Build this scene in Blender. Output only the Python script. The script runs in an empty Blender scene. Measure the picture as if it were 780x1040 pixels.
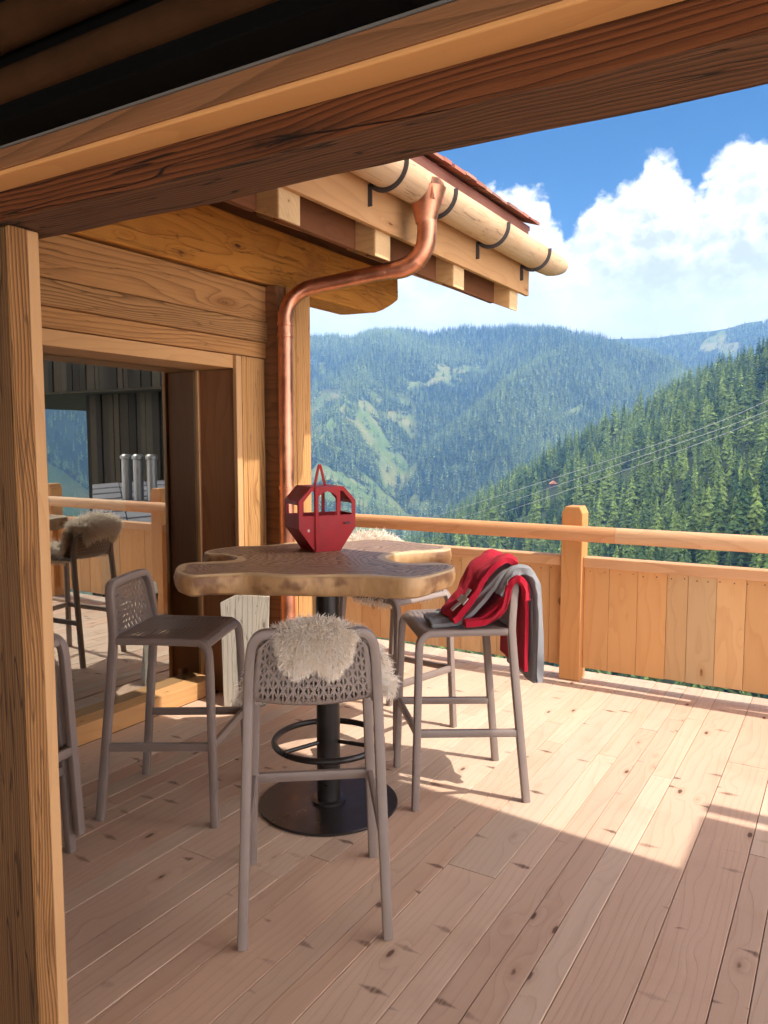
import bpy, bmesh, math, random
import numpy as np
from mathutils import Vector, Matrix, noise as mnoise
R = math.radians
sc = bpy.context.scene
COL = sc.collection
rnd = random.Random(7)
SUN_EL, SUN_DEV = 55.5, 5.0        # sun stands over +X, turned 5 degrees towards +Y

# ------------------------------------------------------------------ helpers
def tag(o, label=None, cat=None, group=None, kind=None):
    if label: o['label'] = label
    if cat: o['category'] = cat
    if group: o['group'] = group
    if kind: o['kind'] = kind
    return o

def empty(name, loc=(0, 0, 0), rz=0.0):
    o = bpy.data.objects.new(name, None)
    o.empty_display_size = .1
    o.location = loc
    o.rotation_euler = (0, 0, rz)
    COL.objects.link(o)
    return o

class MB:
    """collects geometry for ONE mesh object"""
    def __init__(s):
        s.v = []; s.f = []; s.mi = []; s.m = 0
    def add(s, vs, fs):
        b = len(s.v)
        s.v += [tuple(p) for p in vs]
        for f in fs:
            s.f.append([i + b for i in f]); s.mi.append(s.m)
    def box(s, a, b, M=None):
        x0, y0, z0 = a; x1, y1, z1 = b
        vs = [Vector(p) for p in ((x0,y0,z0),(x1,y0,z0),(x1,y1,z0),(x0,y1,z0),(x0,y0,z1),(x1,y0,z1),(x1,y1,z1),(x0,y1,z1))]
        if M is not None: vs = [M @ p for p in vs]
        s.add(vs, [(0,3,2,1),(4,5,6,7),(0,1,5,4),(1,2,6,5),(2,3,7,6),(3,0,4,7)])
    def prism(s, pts, d, M=None):
        """closed outline pts (3D) extruded by vector d"""
        n = len(pts)
        vs = [Vector(p) for p in pts] + [Vector(p) + Vector(d) for p in pts]
        if M is not None: vs = [M @ p for p in vs]
        s.add(vs, [tuple(range(n))[::-1], tuple(range(n, 2*n))] + [(i, (i+1) % n, n+(i+1) % n, n+i) for i in range(n)])
    def sweep(s, path, w, h=None, ref=(0, 0, 1), n=10, sq=1.0, closed=False, cap=True, scale=None):
        """tube along path; w,h half sizes; sq<1 = squarer section"""
        h = w if h is None else h
        P = [Vector(p) for p in path]; m = len(P); rings = []
        ref = Vector(ref)
        for i, p in enumerate(P):
            if closed: t = P[(i+1) % m] - P[i-1]
            else: t = P[min(i+1, m-1)] - P[max(i-1, 0)]
            t.normalize()
            a = ref.cross(t)
            if a.length < 1e-3: a = Vector((1, 0, 0)).cross(t)
            a.normalize(); b = t.cross(a)
            k = 1.0 if scale is None else scale[i]
            ring = []
            for j in range(n):
                th = 2*math.pi*(j+.5)/n
                c, q = math.cos(th), math.sin(th)
                ring.append(p + a*(w*k*math.copysign(abs(c)**sq, c)) + b*(h*k*math.copysign(abs(q)**sq, q)))
            rings.append(ring)
        vs = [q for r_ in rings for q in r_]
        fs = []
        for i in range(m if closed else m-1):
            k = (i+1) % m
            for j in range(n):
                fs.append((i*n+j, i*n+(j+1) % n, k*n+(j+1) % n, k*n+j))
        if cap and not closed:
            fs.append(tuple(range(n))[::-1]); fs.append(tuple((m-1)*n+j for j in range(n)))
        s.add(vs, fs)
    def lathe(s, prof, c=(0, 0, 0), n=40):
        vs = []; fs = []
        for (r, z) in prof:
            for j in range(n):
                a = 2*math.pi*j/n
                vs.append((c[0]+r*math.cos(a), c[1]+r*math.sin(a), c[2]+z))
        for i in range(len(prof)-1):
            for j in range(n):
                fs.append((i*n+j, i*n+(j+1) % n, (i+1)*n+(j+1) % n, (i+1)*n+j))
        fs.append(tuple(range(n))[::-1]); fs.append(tuple((len(prof)-1)*n+j for j in range(n)))
        s.add(vs, fs)
    def build(s, name, mats, parent=None, bevel=0, smooth=False, seg=2):
        me = bpy.data.meshes.new(name)
        me.from_pydata(s.v, [], s.f)
        mats = mats if isinstance(mats, (list, tuple)) else [mats]
        for m in mats: me.materials.append(m)
        if len(mats) > 1: me.polygons.foreach_set('material_index', s.mi)
        me.update()
        bm = bmesh.new(); bm.from_mesh(me); bmesh.ops.recalc_face_normals(bm, faces=bm.faces); bm.to_mesh(me); bm.free()
        if smooth:
            me.polygons.foreach_set('use_smooth', [True]*len(me.polygons))
            try: me.set_sharp_from_angle(angle=R(40))
            except Exception: pass
        o = bpy.data.objects.new(name, me); COL.objects.link(o)
        if parent is not None: o.parent = parent
        if bevel:
            b = o.modifiers.new('bevel', 'BEVEL'); b.width = bevel; b.segments = seg; b.limit_method = 'ANGLE'
        return o

def spline(pts, k=8):
    """Catmull-Rom through points"""
    P = [Vector(p) for p in pts]; out = []
    for i in range(len(P)-1):
        a = P[max(i-1, 0)]; b = P[i]; c = P[i+1]; d = P[min(i+2, len(P)-1)]
        for j in range(k):
            t = j/k
            out.append(.5*((2*b)+(c-a)*t+(2*a-5*b+4*c-d)*t*t+(3*b-a-3*c+d)*t**3))
    out.append(P[-1]); return out

def copy_tree(o, parent=None):
    c = o.copy(); COL.objects.link(c); c.parent = parent
    for ch in list(o.children): copy_tree(ch, c)
    return c

# ------------------------------------------------------------------ materials
class NT:
    def __init__(s, name):
        s.mat = bpy.data.materials.new(name); s.mat.use_nodes = True
        s.t = s.mat.node_tree; s.n = s.t.nodes; s.l = s.t.links
        s.bsdf = s.n['Principled BSDF']; s.out = s.n['Material Output']
    def node(s, typ, **kw):
        x = s.n.new(typ)
        for k, v in kw.items():
            if k.startswith('i_'):
                key = k[2:]; key = int(key) if key.isdigit() else key.replace('_', ' ')
                s.put(x.inputs[key], v)
            else: setattr(x, k, v)
        return x
    def put(s, inp, v):
        if isinstance(v, bpy.types.NodeSocket): s.l.new(v, inp)
        else: inp.default_value = v
    def math(s, op, a, b=0.0, c=None, clamp=False):
        x = s.n.new('ShaderNodeMath'); x.operation = op; x.use_clamp = clamp
        s.put(x.inputs[0], a); s.put(x.inputs[1], b)
        if c is not None: s.put(x.inputs[2], c)
        return x.outputs[0]
    def mix(s, fac, a, b, blend='MIX'):
        x = s.n.new('ShaderNodeMix'); x.data_type = 'RGBA'; x.blend_type = blend
        s.put(x.inputs[0], fac)
        for i, v in ((6, a), (7, b)):
            if not isinstance(v, bpy.types.NodeSocket) and len(v) == 3: v = (*v, 1)
            s.put(x.inputs[i], v)
        return x.outputs[2]
    def ramp(s, fac, a, b, lo=0.0, hi=1.0):
        x = s.n.new('ShaderNodeMapRange'); x.interpolation_type = 'SMOOTHSTEP'
        s.put(x.inputs[0], fac); s.put(x.inputs[1], a); s.put(x.inputs[2], b); s.put(x.inputs[3], lo); s.put(x.inputs[4], hi)
        return x.outputs[0]
    def noise(s, vec, scale=1.0, detail=3.0, rough=.55, dist=0.0):
        x = s.n.new('ShaderNodeTexNoise'); x.inputs['Scale'].default_value = scale
        x.inputs['Detail'].default_value = detail; x.inputs['Roughness'].default_value = rough
        x.inputs['Distortion'].default_value = dist
        s.put(x.inputs['Vector'], vec); return x.outputs['Fac']
    def comb(s, x, y, z):
        c = s.n.new('ShaderNodeCombineXYZ')
        for i, v in enumerate((x, y, z)): s.put(c.inputs[i], v)
        return c.outputs[0]

def plain(name, col, rough=.6, metal=0.0, bump=0.0, bscale=200.0, var=0.0, spec=.5):
    t = NT(name)
    t.bsdf.inputs['Roughness'].default_value = rough
    t.bsdf.inputs['Metallic'].default_value = metal
    t.bsdf.inputs['Specular IOR Level'].default_value = spec
    tc = t.node('ShaderNodeTexCoord').outputs['Object']
    c = (*col, 1)
    nz = t.noise(tc, 9.0, 5, .6)
    k = t.ramp(nz, .3, .7, 1-var, 1+var)
    m = t.node('ShaderNodeVectorMath', operation='SCALE'); m.inputs[0].default_value = col; t.l.new(k, m.inputs['Scale'])
    t.l.new(m.outputs[0], t.bsdf.inputs['Base Color'])
    t.l.new(t.ramp(nz, .3, .7, max(rough-.08, .02), min(rough+.08, 1)), t.bsdf.inputs['Roughness'])
    if bump:
        b = t.node('ShaderNodeBump', i_Strength=bump, i_Distance=.002)
        t.l.new(t.noise(tc, bscale, 3, .6), b.inputs['Height']); t.l.new(b.outputs[0], t.bsdf.inputs['Normal'])
    return t.mat

def wood(name, axis, light, dark, knot=(.12, .05, .02), rings=9.0, contrast=.5, sharp=1.0, knots=1.0, kscale=(2.2, 6.0),
         rough=.6, bump=.25, var=.16, warp=2.2, spikes=0.0, stain=0.0, fine=.25, cracks=0.0):
    """timber with the grain along axis; every board (mesh island) differs"""
    t = NT(name)
    tc = t.node('ShaderNodeTexCoord').outputs['Object']
    rpi = t.node('ShaderNodeNewGeometry').outputs['Random Per Island']
    off = t.comb(t.math('MULTIPLY', rpi, 31.7), t.math('MULTIPLY', rpi, 17.3), t.math('MULTIPLY', rpi, 53.1))
    va = t.node('ShaderNodeVectorMath', operation='ADD'); t.l.new(tc, va.inputs[0]); t.l.new(off, va.inputs[1])
    sp = t.node('ShaderNodeSeparateXYZ'); t.l.new(va.outputs[0], sp.inputs[0])
    o = {'x': (0, 1, 2), 'y': (1, 0, 2), 'z': (2, 0, 1)}[axis]
    L, A, B = (sp.outputs[i] for i in o)
    kv = t.comb(t.math('MULTIPLY', L, kscale[0]), t.math('MULTIPLY', A, kscale[1]), t.math('MULTIPLY', B, kscale[1]))
    vo = t.node('ShaderNodeTexVoronoi', feature='F1'); t.l.new(kv, vo.inputs['Vector']); vo.inputs['Scale'].default_value = 1.0
    kd = vo.outputs['Distance']
    kw = t.ramp(kd, 0.0, .55, 1.0, 0.0)
    low = t.noise(t.comb(t.math('MULTIPLY', L, .55), t.math('MULTIPLY', A, 3.0), t.math('MULTIPLY', B, 3.0)), 1.0, 2, .5)
    mid = t.noise(t.comb(t.math('MULTIPLY', L, 2.0), t.math('MULTIPLY', A, 14.0), t.math('MULTIPLY', B, 14.0)), 1.0, 3, .55)
    ph = t.math('ADD', t.math('MULTIPLY', low, warp*5), t.math('MULTIPLY', t.math('ADD', A, B), rings))
    ph = t.math('ADD', ph, t.math('MULTIPLY', t.math('MULTIPLY', kw, kw), 2.6*knots))
    ph = t.math('ADD', ph, t.math('MULTIPLY', mid, .5))
    s1 = t.math('FRACT', ph)
    ring = t.math('POWER', s1, 1.2+sharp*2.0)
    ring = t.math('MULTIPLY', ring, t.ramp(s1, .93, 1.0, 1.0, 0.0))
    fib = t.noise(t.comb(t.math('MULTIPLY', L, 5.0), t.math('MULTIPLY', A, 190.0), t.math('MULTIPLY', B, 190.0)), 1.0, 3, .6)
    blot = t.noise(t.comb(t.math('MULTIPLY', L, 1.3), t.math('MULTIPLY', A, 5.0), t.math('MULTIPLY', B, 5.0)), 1.0, 4, .6)
    fac = t.math('ADD', t.math('MULTIPLY', ring, contrast), t.math('MULTIPLY', t.math('SUBTRACT', fib, .5), fine*2), clamp=True)
    fac = t.math('ADD', fac, t.math('MULTIPLY', t.math('SUBTRACT', blot, .5), .55), clamp=True)
    col = t.mix(fac, light, dark)
    # board to board variation
    r2 = t.node('ShaderNodeTexWhiteNoise', noise_dimensions='1D'); t.l.new(t.math('MULTIPLY', rpi, 91.7), r2.inputs['W'])
    hsv = t.node('ShaderNodeHueSaturation')
    t.l.new(col, hsv.inputs['Color'])
    t.l.new(t.ramp(r2.outputs['Value'], 0, 1, 1-var, 1+var), hsv.inputs['Value'])
    t.l.new(t.ramp(rpi, 0, 1, .508, .494), hsv.inputs['Hue'])
    t.l.new(t.ramp(rpi, 0, 1, .9, 1.1), hsv.inputs['Saturation'])
    col = hsv.outputs['Color']
    if knots:
        wob = t.math('MULTIPLY', t.math('SUBTRACT', t.noise(tc, 60.0, 2), .5), .05)
        km = t.ramp(t.math('ADD', kd, wob), .07*knots, .13*knots, 1.0, 0.0)
        halo = t.ramp(t.math('ADD', kd, wob), .1*knots, .3*knots, .45, 0.0)
        col = t.mix(halo, col, dark)
        col = t.mix(t.math('MULTIPLY', km, .88), col, knot)
    if spikes:
        sv = t.comb(t.math('MULTIPLY', L, 3.6), t.math('MULTIPLY', A, 3.1), t.math('MULTIPLY', B, 3.0))
        sw = t.math('MULTIPLY', t.math('SUBTRACT', t.noise(sv, 2.5, 2), .5), .35)
        v2 = t.node('ShaderNodeTexVoronoi', feature='F1'); t.l.new(sv, v2.inputs['Vector']); v2.inputs['Scale'].default_value = 1.0
        dv = t.node('ShaderNodeVectorMath', operation='SUBTRACT'); t.l.new(sv, dv.inputs[0]); t.l.new(v2.outputs['Position'], dv.inputs[1])
        s2 = t.node('ShaderNodeSeparateXYZ'); t.l.new(dv.outputs[0], s2.inputs[0])
        el = t.math('ADD', t.math('ABSOLUTE', t.math('MULTIPLY', t.math('ADD', s2.outputs[0], t.math('MULTIPLY', sw, .35)), 5.0)), t.math('ABSOLUTE', t.math('MULTIPLY', s2.outputs[1], 1.7)))
        sm = t.ramp(el, .10, .36, spikes, 0.0)
        sm = t.math('MULTIPLY', sm, t.ramp(fib, .25, .6, .45, 1.0))
        sm = t.math('MULTIPLY', sm, t.ramp(t.noise(sv, .55, 2), .40, .62, .05, 1.0))
        col = t.mix(sm, col, knot)
    if stain:
        sn = t.noise(tc, 1.7, 5, .65)
        col = t.mix(t.ramp(sn, .5, .75, 0.0, stain), col, dark)
    if cracks:
        cr = t.noise(t.comb(t.math('MULTIPLY', L, 1.1), t.math('MULTIPLY', A, 26.0), t.math('MULTIPLY', B, 26.0)), 1.0, 2, .5)
        cm = t.math('MULTIPLY', t.ramp(t.math('ABSOLUTE', t.math('SUBTRACT', cr, .5)), 0.0, .012, 1.0, 0.0), cracks)
        col = t.mix(cm, col, (.02, .011, .006))
    t.l.new(col, t.bsdf.inputs['Base Color'])
    t.l.new(t.ramp(fac, 0, 1, rough+.08, rough-.05), t.bsdf.inputs['Roughness'])
    t.bsdf.inputs['Specular IOR Level'].default_value = .3
    if bump:
        h = t.math('ADD', t.math('MULTIPLY', ring, -.7), t.math('MULTIPLY', fib, .5))
        if cracks: h = t.math('SUBTRACT', h, cm)
        b = t.node('ShaderNodeBump', i_Strength=bump, i_Distance=.006)
        t.l.new(h, b.inputs['Height']); t.l.new(b.outputs[0], t.bsdf.inputs['Normal'])
    return t.mat

M = {}
M['deck'] = wood('deck_larch', 'y', (.60, .435, .325), (.42, .265, .18), (.085, .036, .022), rings=26, contrast=.36, knots=.62, kscale=(2.7, 7.0),
                 rough=.58, bump=.16, var=.06, spikes=.9, stain=.42, fine=.24, warp=1.6)
M['rail'] = wood('rail_larch_x', 'x', (.60, .32, .16), (.40, .18, .075), (.13, .045, .015), rings=12, contrast=.5, knots=.5, kscale=(1.4, 9), rough=.55, bump=.15, var=.05)
M['railz'] = wood('post_larch_z', 'z', (.57, .28, .105), (.40, .165, .055), (.13, .045, .015), rings=12, contrast=.4, knots=.5, kscale=(1.4, 9), rough=.55, bump=.12, var=.05)
M['panel'] = wood('panel_larch_z', 'z', (.62, .375, .18), (.47, .245, .10), (.17, .06, .02), rings=8, contrast=.4, knots=.75, kscale=(2.8, 7), rough=.6, bump=.12, var=.13)
M['clad_y'] = wood('old_timber_y', 'y', (.46, .20, .056), (.21, .072, .019), (.07, .026, .012), rings=34, contrast=.8, fine=.4, knots=.95, kscale=(1.5, 5), rough=.75, bump=.7, var=.08, cracks=.35)
M['weath_y'] = wood('weathered_timber_y', 'y', (.44, .20, .062), (.13, .05, .016), (.05, .02, .01), rings=52, contrast=1.0, sharp=.6, knots=.6, kscale=(1.2, 6), rough=.8, bump=.7, var=.06, warp=3.6, cracks=.4)
M['hewn_y'] = wood('hewn_beam_y', 'y', (.53, .265, .085), (.27, .10, .03), (.07, .025, .01), rings=5, contrast=.5, knots=.8, kscale=(3.0, 8), rough=.85, bump=1.0, var=.05, stain=.85, cracks=.5)
M['clad_z'] = wood('old_timber_z', 'z', (.52, .25, .078), (.27, .098, .026), (.06, .024, .012), rings=42, contrast=.85, fine=.4, knots=.75, kscale=(1.6, 6), rough=.75, bump=.7, var=.08, cracks=.4)
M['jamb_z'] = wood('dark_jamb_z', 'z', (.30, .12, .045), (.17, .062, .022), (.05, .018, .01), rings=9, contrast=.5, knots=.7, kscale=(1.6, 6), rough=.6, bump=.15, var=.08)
M['trim_z'] = wood('trim_z', 'z', (.56, .30, .125), (.40, .18, .065), rings=14, contrast=.4, knots=.3, rough=.6, bump=.1, var=.05)
M['trim_y'] = wood('trim_y', 'y', (.56, .28, .10), (.40, .165, .052), rings=14, contrast=.4, knots=.3, rough=.6, bump=.1, var=.05)
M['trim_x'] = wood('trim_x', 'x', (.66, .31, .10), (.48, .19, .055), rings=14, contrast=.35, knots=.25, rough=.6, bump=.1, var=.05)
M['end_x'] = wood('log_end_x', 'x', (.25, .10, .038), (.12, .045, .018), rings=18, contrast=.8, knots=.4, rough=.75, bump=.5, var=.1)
M['post'] = wood('brushed_post_z', 'z', (.38, .165, .048), (.11, .043, .013), (.06, .025, .012), rings=130, contrast=1.0, sharp=.4, fine=.3, knots=.75, kscale=(1.9, 8), rough=.8, bump=.8, var=.03, warp=2.6, cracks=.4)
M['postshade'] = wood('shaded_post_z', 'z', (.15, .068, .023), (.05, .02, .008), (.03, .014, .008), rings=120, contrast=.8, sharp=.5, fine=.4, knots=.5, kscale=(1.5, 8), rough=.85, bump=.8, var=.03, warp=2.0, cracks=.8)
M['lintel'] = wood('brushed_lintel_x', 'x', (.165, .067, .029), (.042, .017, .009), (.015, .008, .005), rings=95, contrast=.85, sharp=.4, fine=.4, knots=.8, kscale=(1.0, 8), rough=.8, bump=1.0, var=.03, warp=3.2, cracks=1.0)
M['rafter'] = wood('rafter_x', 'x', (.54, .29, .11), (.36, .17, .06), rings=13, contrast=.5, knots=.5, kscale=(2, 8), rough=.7, bump=.25, var=.08)
M['rafterend'] = wood('rafter_end', 'x', (.66, .46, .25), (.48, .29, .13), rings=22, contrast=.5, knots=.4, rough=.8, bump=.2, var=.06)
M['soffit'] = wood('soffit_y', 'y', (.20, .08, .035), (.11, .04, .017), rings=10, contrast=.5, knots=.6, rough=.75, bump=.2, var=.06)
M['fascia'] = wood('fascia_y', 'y', (.50, .255, .105), (.33, .145, .05), rings=9, contrast=.45, knots=.55, kscale=(1.4, 6), rough=.65, bump=.15, var=.04)
M['gutter'] = wood('gutter_larch_y', 'y', (.58, .37, .22), (.42, .235, .12), (.30, .15, .08), rings=6, contrast=.35, knots=.6, kscale=(1.2, 6), rough=.6, bump=.2, var=.03, stain=.5, cracks=.45)
M['shingle'] = wood('shingle_x', 'x', (.30, .135, .10), (.16, .065, .045), rings=22, contrast=.5, knots=0, rough=.85, bump=.4, var=.25)
M['flash'] = wood('verge_board_y', 'y', (.26, .10, .075), (.17, .06, .045), rings=20, contrast=.4, knots=.0, rough=.6, bump=.2, var=.05)
M['greyboard'] = wood('grey_weathered_z', 'z', (.46, .41, .34), (.27, .23, .19), (.15, .12, .1), rings=26, contrast=.6, knots=.4, rough=.9, bump=.5, var=.02, cracks=.5)
M['slab_end'] = wood('chalet_brown', 'z', (.022, .017, .011), (.007, .005, .004), rings=10, contrast=.5, knots=.3, rough=.95, bump=.2, var=.6)
M['copper'] = plain('new_copper', (.64, .29, .18), rough=.42, metal=1.0, bump=.08, bscale=30, var=.22)
M['bracket'] = plain('black_bracket', (.045, .042, .045), rough=.5, var=.1)
M['black'] = plain('black_steel', (.022, .019, .018), rough=.34, metal=.25, bump=.05, bscale=500, var=.15)
M['stool'] = plain('taupe_resin', (.225, .178, .155), rough=.45, bump=.06, bscale=400, var=.05)
M['red'] = plain('red_lacquer_steel', (.34, .016, .02), rough=.5, bump=.08, bscale=90, var=.12, spec=.25)
M['fabricblack'] = plain('black_cloth', (.004, .004, .004), rough=.95, spec=.05, bump=.3, bscale=600, var=.1)
M['brownroll'] = plain('brown_roller_cloth', (.05, .024, .011), rough=.95, spec=.05, bump=.5, bscale=700, var=.2)
M['gasket'] = plain('grey_gasket', (.16, .155, .15), rough=.5)
M['plaster'] = plain('pale_plaster', (.42, .38, .32), rough=.9, bump=.2, bscale=40, var=.06)
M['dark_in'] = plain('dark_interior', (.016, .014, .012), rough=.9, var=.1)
M['floor_in'] = plain('pale_floor', (.55, .53, .46), rough=.5, var=.04)
M['curtain'] = plain('dark_curtain', (.016, .02, .013), rough=.95, bump=.3, bscale=300, var=.2)
M['upholstery'] = plain('pale_upholstery', (.78, .80, .76), rough=.9, bump=.2, bscale=300, var=.04)
M['slate'] = plain('slate', (.10, .10, .115), rough=.6, bump=.3, bscale=30, var=.25)
M['flue'] = plain('flue_steel', (.16, .155, .15), rough=.4, metal=.6, var=.1)
M['cable'] = plain('cable_aluminium', (.34, .34, .36), rough=.6)
M['hutroof'] = plain('rust_roof', (.40, .17, .08), rough=.8, var=.2)
M['joist'] = plain('dark_joist', (.05, .03, .02), rough=.9, var=.2)

def lattice_mat(name, base, pitch, bar, seat=False):
    """resin shell pierced in a six-pointed star lattice (uv in metres)"""
    t = NT(name)
    uv = t.node('ShaderNodeUVMap', uv_map='UVMap').outputs[0]
    sp = t.node('ShaderNodeSeparateXYZ'); t.l.new(uv, sp.inputs[0])
    u, v = sp.outputs[0], sp.outputs[1]
    def fam(a, b, p, w):
        d = t.math('ADD', t.math('MULTIPLY', u, a/p), t.math('MULTIPLY', v, b/p))
        f = t.math('ABSOLUTE', t.math('SUBTRACT', t.math('FRACT', t.math('ADD', d, 100.5)), .5))
        return t.ramp(f, w*.75, w*1.25, 1.0, 0.0)
    if seat:
        m = t.math('MAXIMUM', fam(1, 0, pitch, bar), fam(0, 1, pitch, bar))
    else:
        m = t.math('MAXIMUM', fam(1, 0, pitch*.5, bar*1.25), t.math('MAXIMUM', fam(1, .60, pitch, bar*.85), fam(1, -.60, pitch, bar*.85)))
    # solid rim: third uv channel is not available, so rim is stored in a colour attribute
    rim = t.node('ShaderNodeAttribute', attribute_name='rim').outputs['Fac']
    m = t.math('MAXIMUM', m, t.ramp(rim, .45, .55, 0.0, 1.0))
    t.bsdf.inputs['Base Color'].default_value = (*base, 1)
    t.bsdf.inputs['Roughness'].default_value = .5
    tr = t.node('ShaderNodeBsdfTransparent')
    mx = t.node('ShaderNodeMixShader'); t.l.new(t.math('GREATER_THAN', m, .5), mx.inputs[0])
    t.l.new(tr.outputs[0], mx.inputs[1]); t.l.new(t.bsdf.outputs[0], mx.inputs[2]); t.l.new(mx.outputs[0], t.out.inputs[0])
    return t.mat
M['lattice'] = lattice_mat('pierced_resin_back', (.225, .178, .155), .030, .145)
M['lattice_seat'] = lattice_mat('pierced_resin_seat', (.24, .19, .165), .024, .29, True)

def glass_mat():
    t = NT('double_glazing')
    t.n.remove(t.bsdf)
    tr = t.node('ShaderNodeBsdfTransparent'); tr.inputs[0].default_value = (.80, .87, .80, 1)
    gl = t.node('ShaderNodeBsdfGlossy'); gl.inputs['Roughness'].default_value = 0.0; gl.inputs[0].default_value = (.95, 1, .98, 1)
    fr = t.node('ShaderNodeFresnel'); fr.inputs[0].default_value = 2.3
    mx = t.node('ShaderNodeMixShader'); t.l.new(t.ramp(fr.outputs[0], 0, .6, .40, 1.0), mx.inputs[0])
    t.l.new(tr.outputs[0], mx.inputs[1]); t.l.new(gl.outputs[0], mx.inputs[2]); t.l.new(mx.outputs[0], t.out.inputs[0])
    return t.mat
M['glass'] = glass_mat()

# ================================================================== DECK (structure)
m = MB()
W = .193; gap = .0027
x = -2.975
cols = []
while x < 4.2:
    if rnd.random() < .42: cols += [(x, W*.5), (x+W*.5, W*.5)]
    else: cols.append((x, W))
    x += W
for x, cw in cols:
    ys = [-2.2]; y = -2.2 + rnd.uniform(.6, 3.6)
    while y < 5.2:
        ys.append(y); y += rnd.uniform(2.6, 4.2)
    ys.append(5.23)
    for a, b in zip(ys[:-1], ys[1:]):
        if b - a < .15: continue
        m.box((x+gap/2, a+.001, -.032+rnd.uniform(-.0006, .0006)), (x+cw-gap/2, b-.001, rnd.uniform(-.0012, .0006)))
x = -3.39
for w_ in (.2, .2):
    m.box((x+gap/2, 1.2, -.032), (x+w_-gap/2, 3.1, 0)); m.box((x+gap/2, 3.102, -.032), (x+w_-gap/2, 5.23, .0004)); x += w_
deck = m.build('terrace_deck', M['deck'], bevel=.0016, seg=1)
tag(deck, 'pale larch board terrace deck in sun and shade', 'deck', kind='structure')
m = MB(); m.box((-3.6, -2.2, -.24), (4.2, 5.2, -.045))
tag(m.build('deck_substructure', M['joist']), 'dark joists under the terrace boards', 'deck', kind='structure')

# ================================================================== BALUSTRADE
bal = empty('balustrade', (-1.56, 5.0, 0))
bal.rotation_euler.z = R(.85)
tag(bal, 'larch balustrade of boarded panels with a rounded handrail along the terrace edge', 'railing')
posts = [0.0, 1.62, 3.24]
m = MB()
pr = [(math.cos(a), math.sin(a)) for a in np.linspace(0, 2*math.pi, 20, endpoint=False)]
for s0, s1 in ((-2.7, .3), (.302, 2.6), (2.602, 5.0)):
    m.sweep([(s0 + (s1-s0)*i/12, -.085, .995) for i in range(13)], .046, .05, n=20, sq=.75)
m.build('handrail', M['rail'], bal, smooth=True)
for px in posts:
    m = MB()
    z1, c = 1.12, .045
    a = .07; d0, d1 = -.035, .10
    prof = [(-a, 0), (a, 0), (a, z1), (a-.022, z1+c), (-a+.022, z1+c), (-a, z1)]
    m.prism([(px+q[0], d0, q[1]) for q in prof], (0, d1-d0, 0))
    m.build('post', M['railz'], bal, bevel=.006)
ends = [-2.7] + posts + [5.0]
for i in range(len(ends)-1):
    a = ends[i] + (.0705 if i else 0); b = ends[i+1] - (.0705 if i < len(ends)-2 else 0)
    if b - a < .25: continue
    m = MB(); m.box((a, -.012, .765), (b, .082, .832)); m.build('cap_rail', M['rail'], bal, bevel=.006)
    m = MB(); xx = a
    while xx < b - .01:
        w_ = min(rnd.choice((.125, .15, .165, .18, .2)), b-xx)
        if b-xx-w_ < .06: w_ = b-xx
        m.box((xx+.001, .028+rnd.uniform(-.0012, .0012), .082+rnd.uniform(-.003, .003)), (xx+w_-.001, .058, .763)); xx += w_
    xx = a + .04; m.m = 1
    while xx < b - .03:
        zz = .735 + rnd.uniform(-.006, .006)
        m.prism([(xx+.0048*math.cos(t_), .0262, zz+.0048*math.sin(t_)) for t_ in np.linspace(0, 6.283, 8, endpoint=False)], (0, .004, 0))
        xx += rnd.uniform(.06, .1)
    m.build('board_panel', [M['panel'], M['bracket']], bal, bevel=.002, seg=1)
m = MB(); m.box((-1.4, -.01, 0.0), (-1.34, .07, .035)); m.build('foot_block', M['rail'], bal, bevel=.004)

# ================================================================== CHALET SIDE WALL, ROOF, GUTTER
XW = -3.2
ch = empty('chalet', (-3.2, 2.5, 0))
ch.location = (0, 0, 0)
tag(ch, 'timber chalet wing with glass door, eaves, wooden gutter and copper downpipe left of the terrace', 'chalet')
# purlin beam, rough hewn, chamfered end
m = MB()
n = 40
vs = []; fs = []
def hewn(y, k):
    f = lambda q: .010*mnoise.noise(Vector((q*3.1, y*2.2, k)))
    return [(XW+.02+f(1), y, 2.566+.6*f(2)), (XW+.02+f(3), y, 2.75), (XW+.02+f(4), y, 2.925), (XW-.26, y, 2.925), (XW-.26, y, 2.57)]
ysb = [1.25 + (5.47-1.25)*i/n for i in range(n+1)]
for i, yy in enumerate(ysb):
    ring = hewn(yy, 3.3)
    if yy > 5.05:   # chamfer underneath
        t_ = (yy-5.05)/(5.47-5.05)
        lift = .155*(t_**1.6)
        ring[0] = (ring[0][0], yy, ring[0][2]+lift); ring[4] = (ring[4][0], yy, ring[4][2]+lift)
    vs += ring
for i in range(n):
    for j in range(5):
        fs.append((i*5+j, i*5+(j+1) % 5, (i+1)*5+(j+1) % 5, (i+1)*5+j))
fs.append(tuple(range(5))); fs.append(tuple(n*5+j for j in range(5))[::-1])
m.add(vs, fs)
m.build('purlin_beam', M['hewn_y'], ch, bevel=.012)
def part(name, mat, a, b, bevel=.005, parent=ch):
    q = MB(); q.box(a, b); return q.build(name, mat, parent, bevel=bevel)
Y0, YC, YE = 1.25, 3.86, 4.17
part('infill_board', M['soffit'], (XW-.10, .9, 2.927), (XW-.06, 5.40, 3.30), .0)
part('gable_closure', M['soffit'], (XW-.8, 5.36, 2.93), (XW-.11, 5.40, 3.25), .0)
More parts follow.
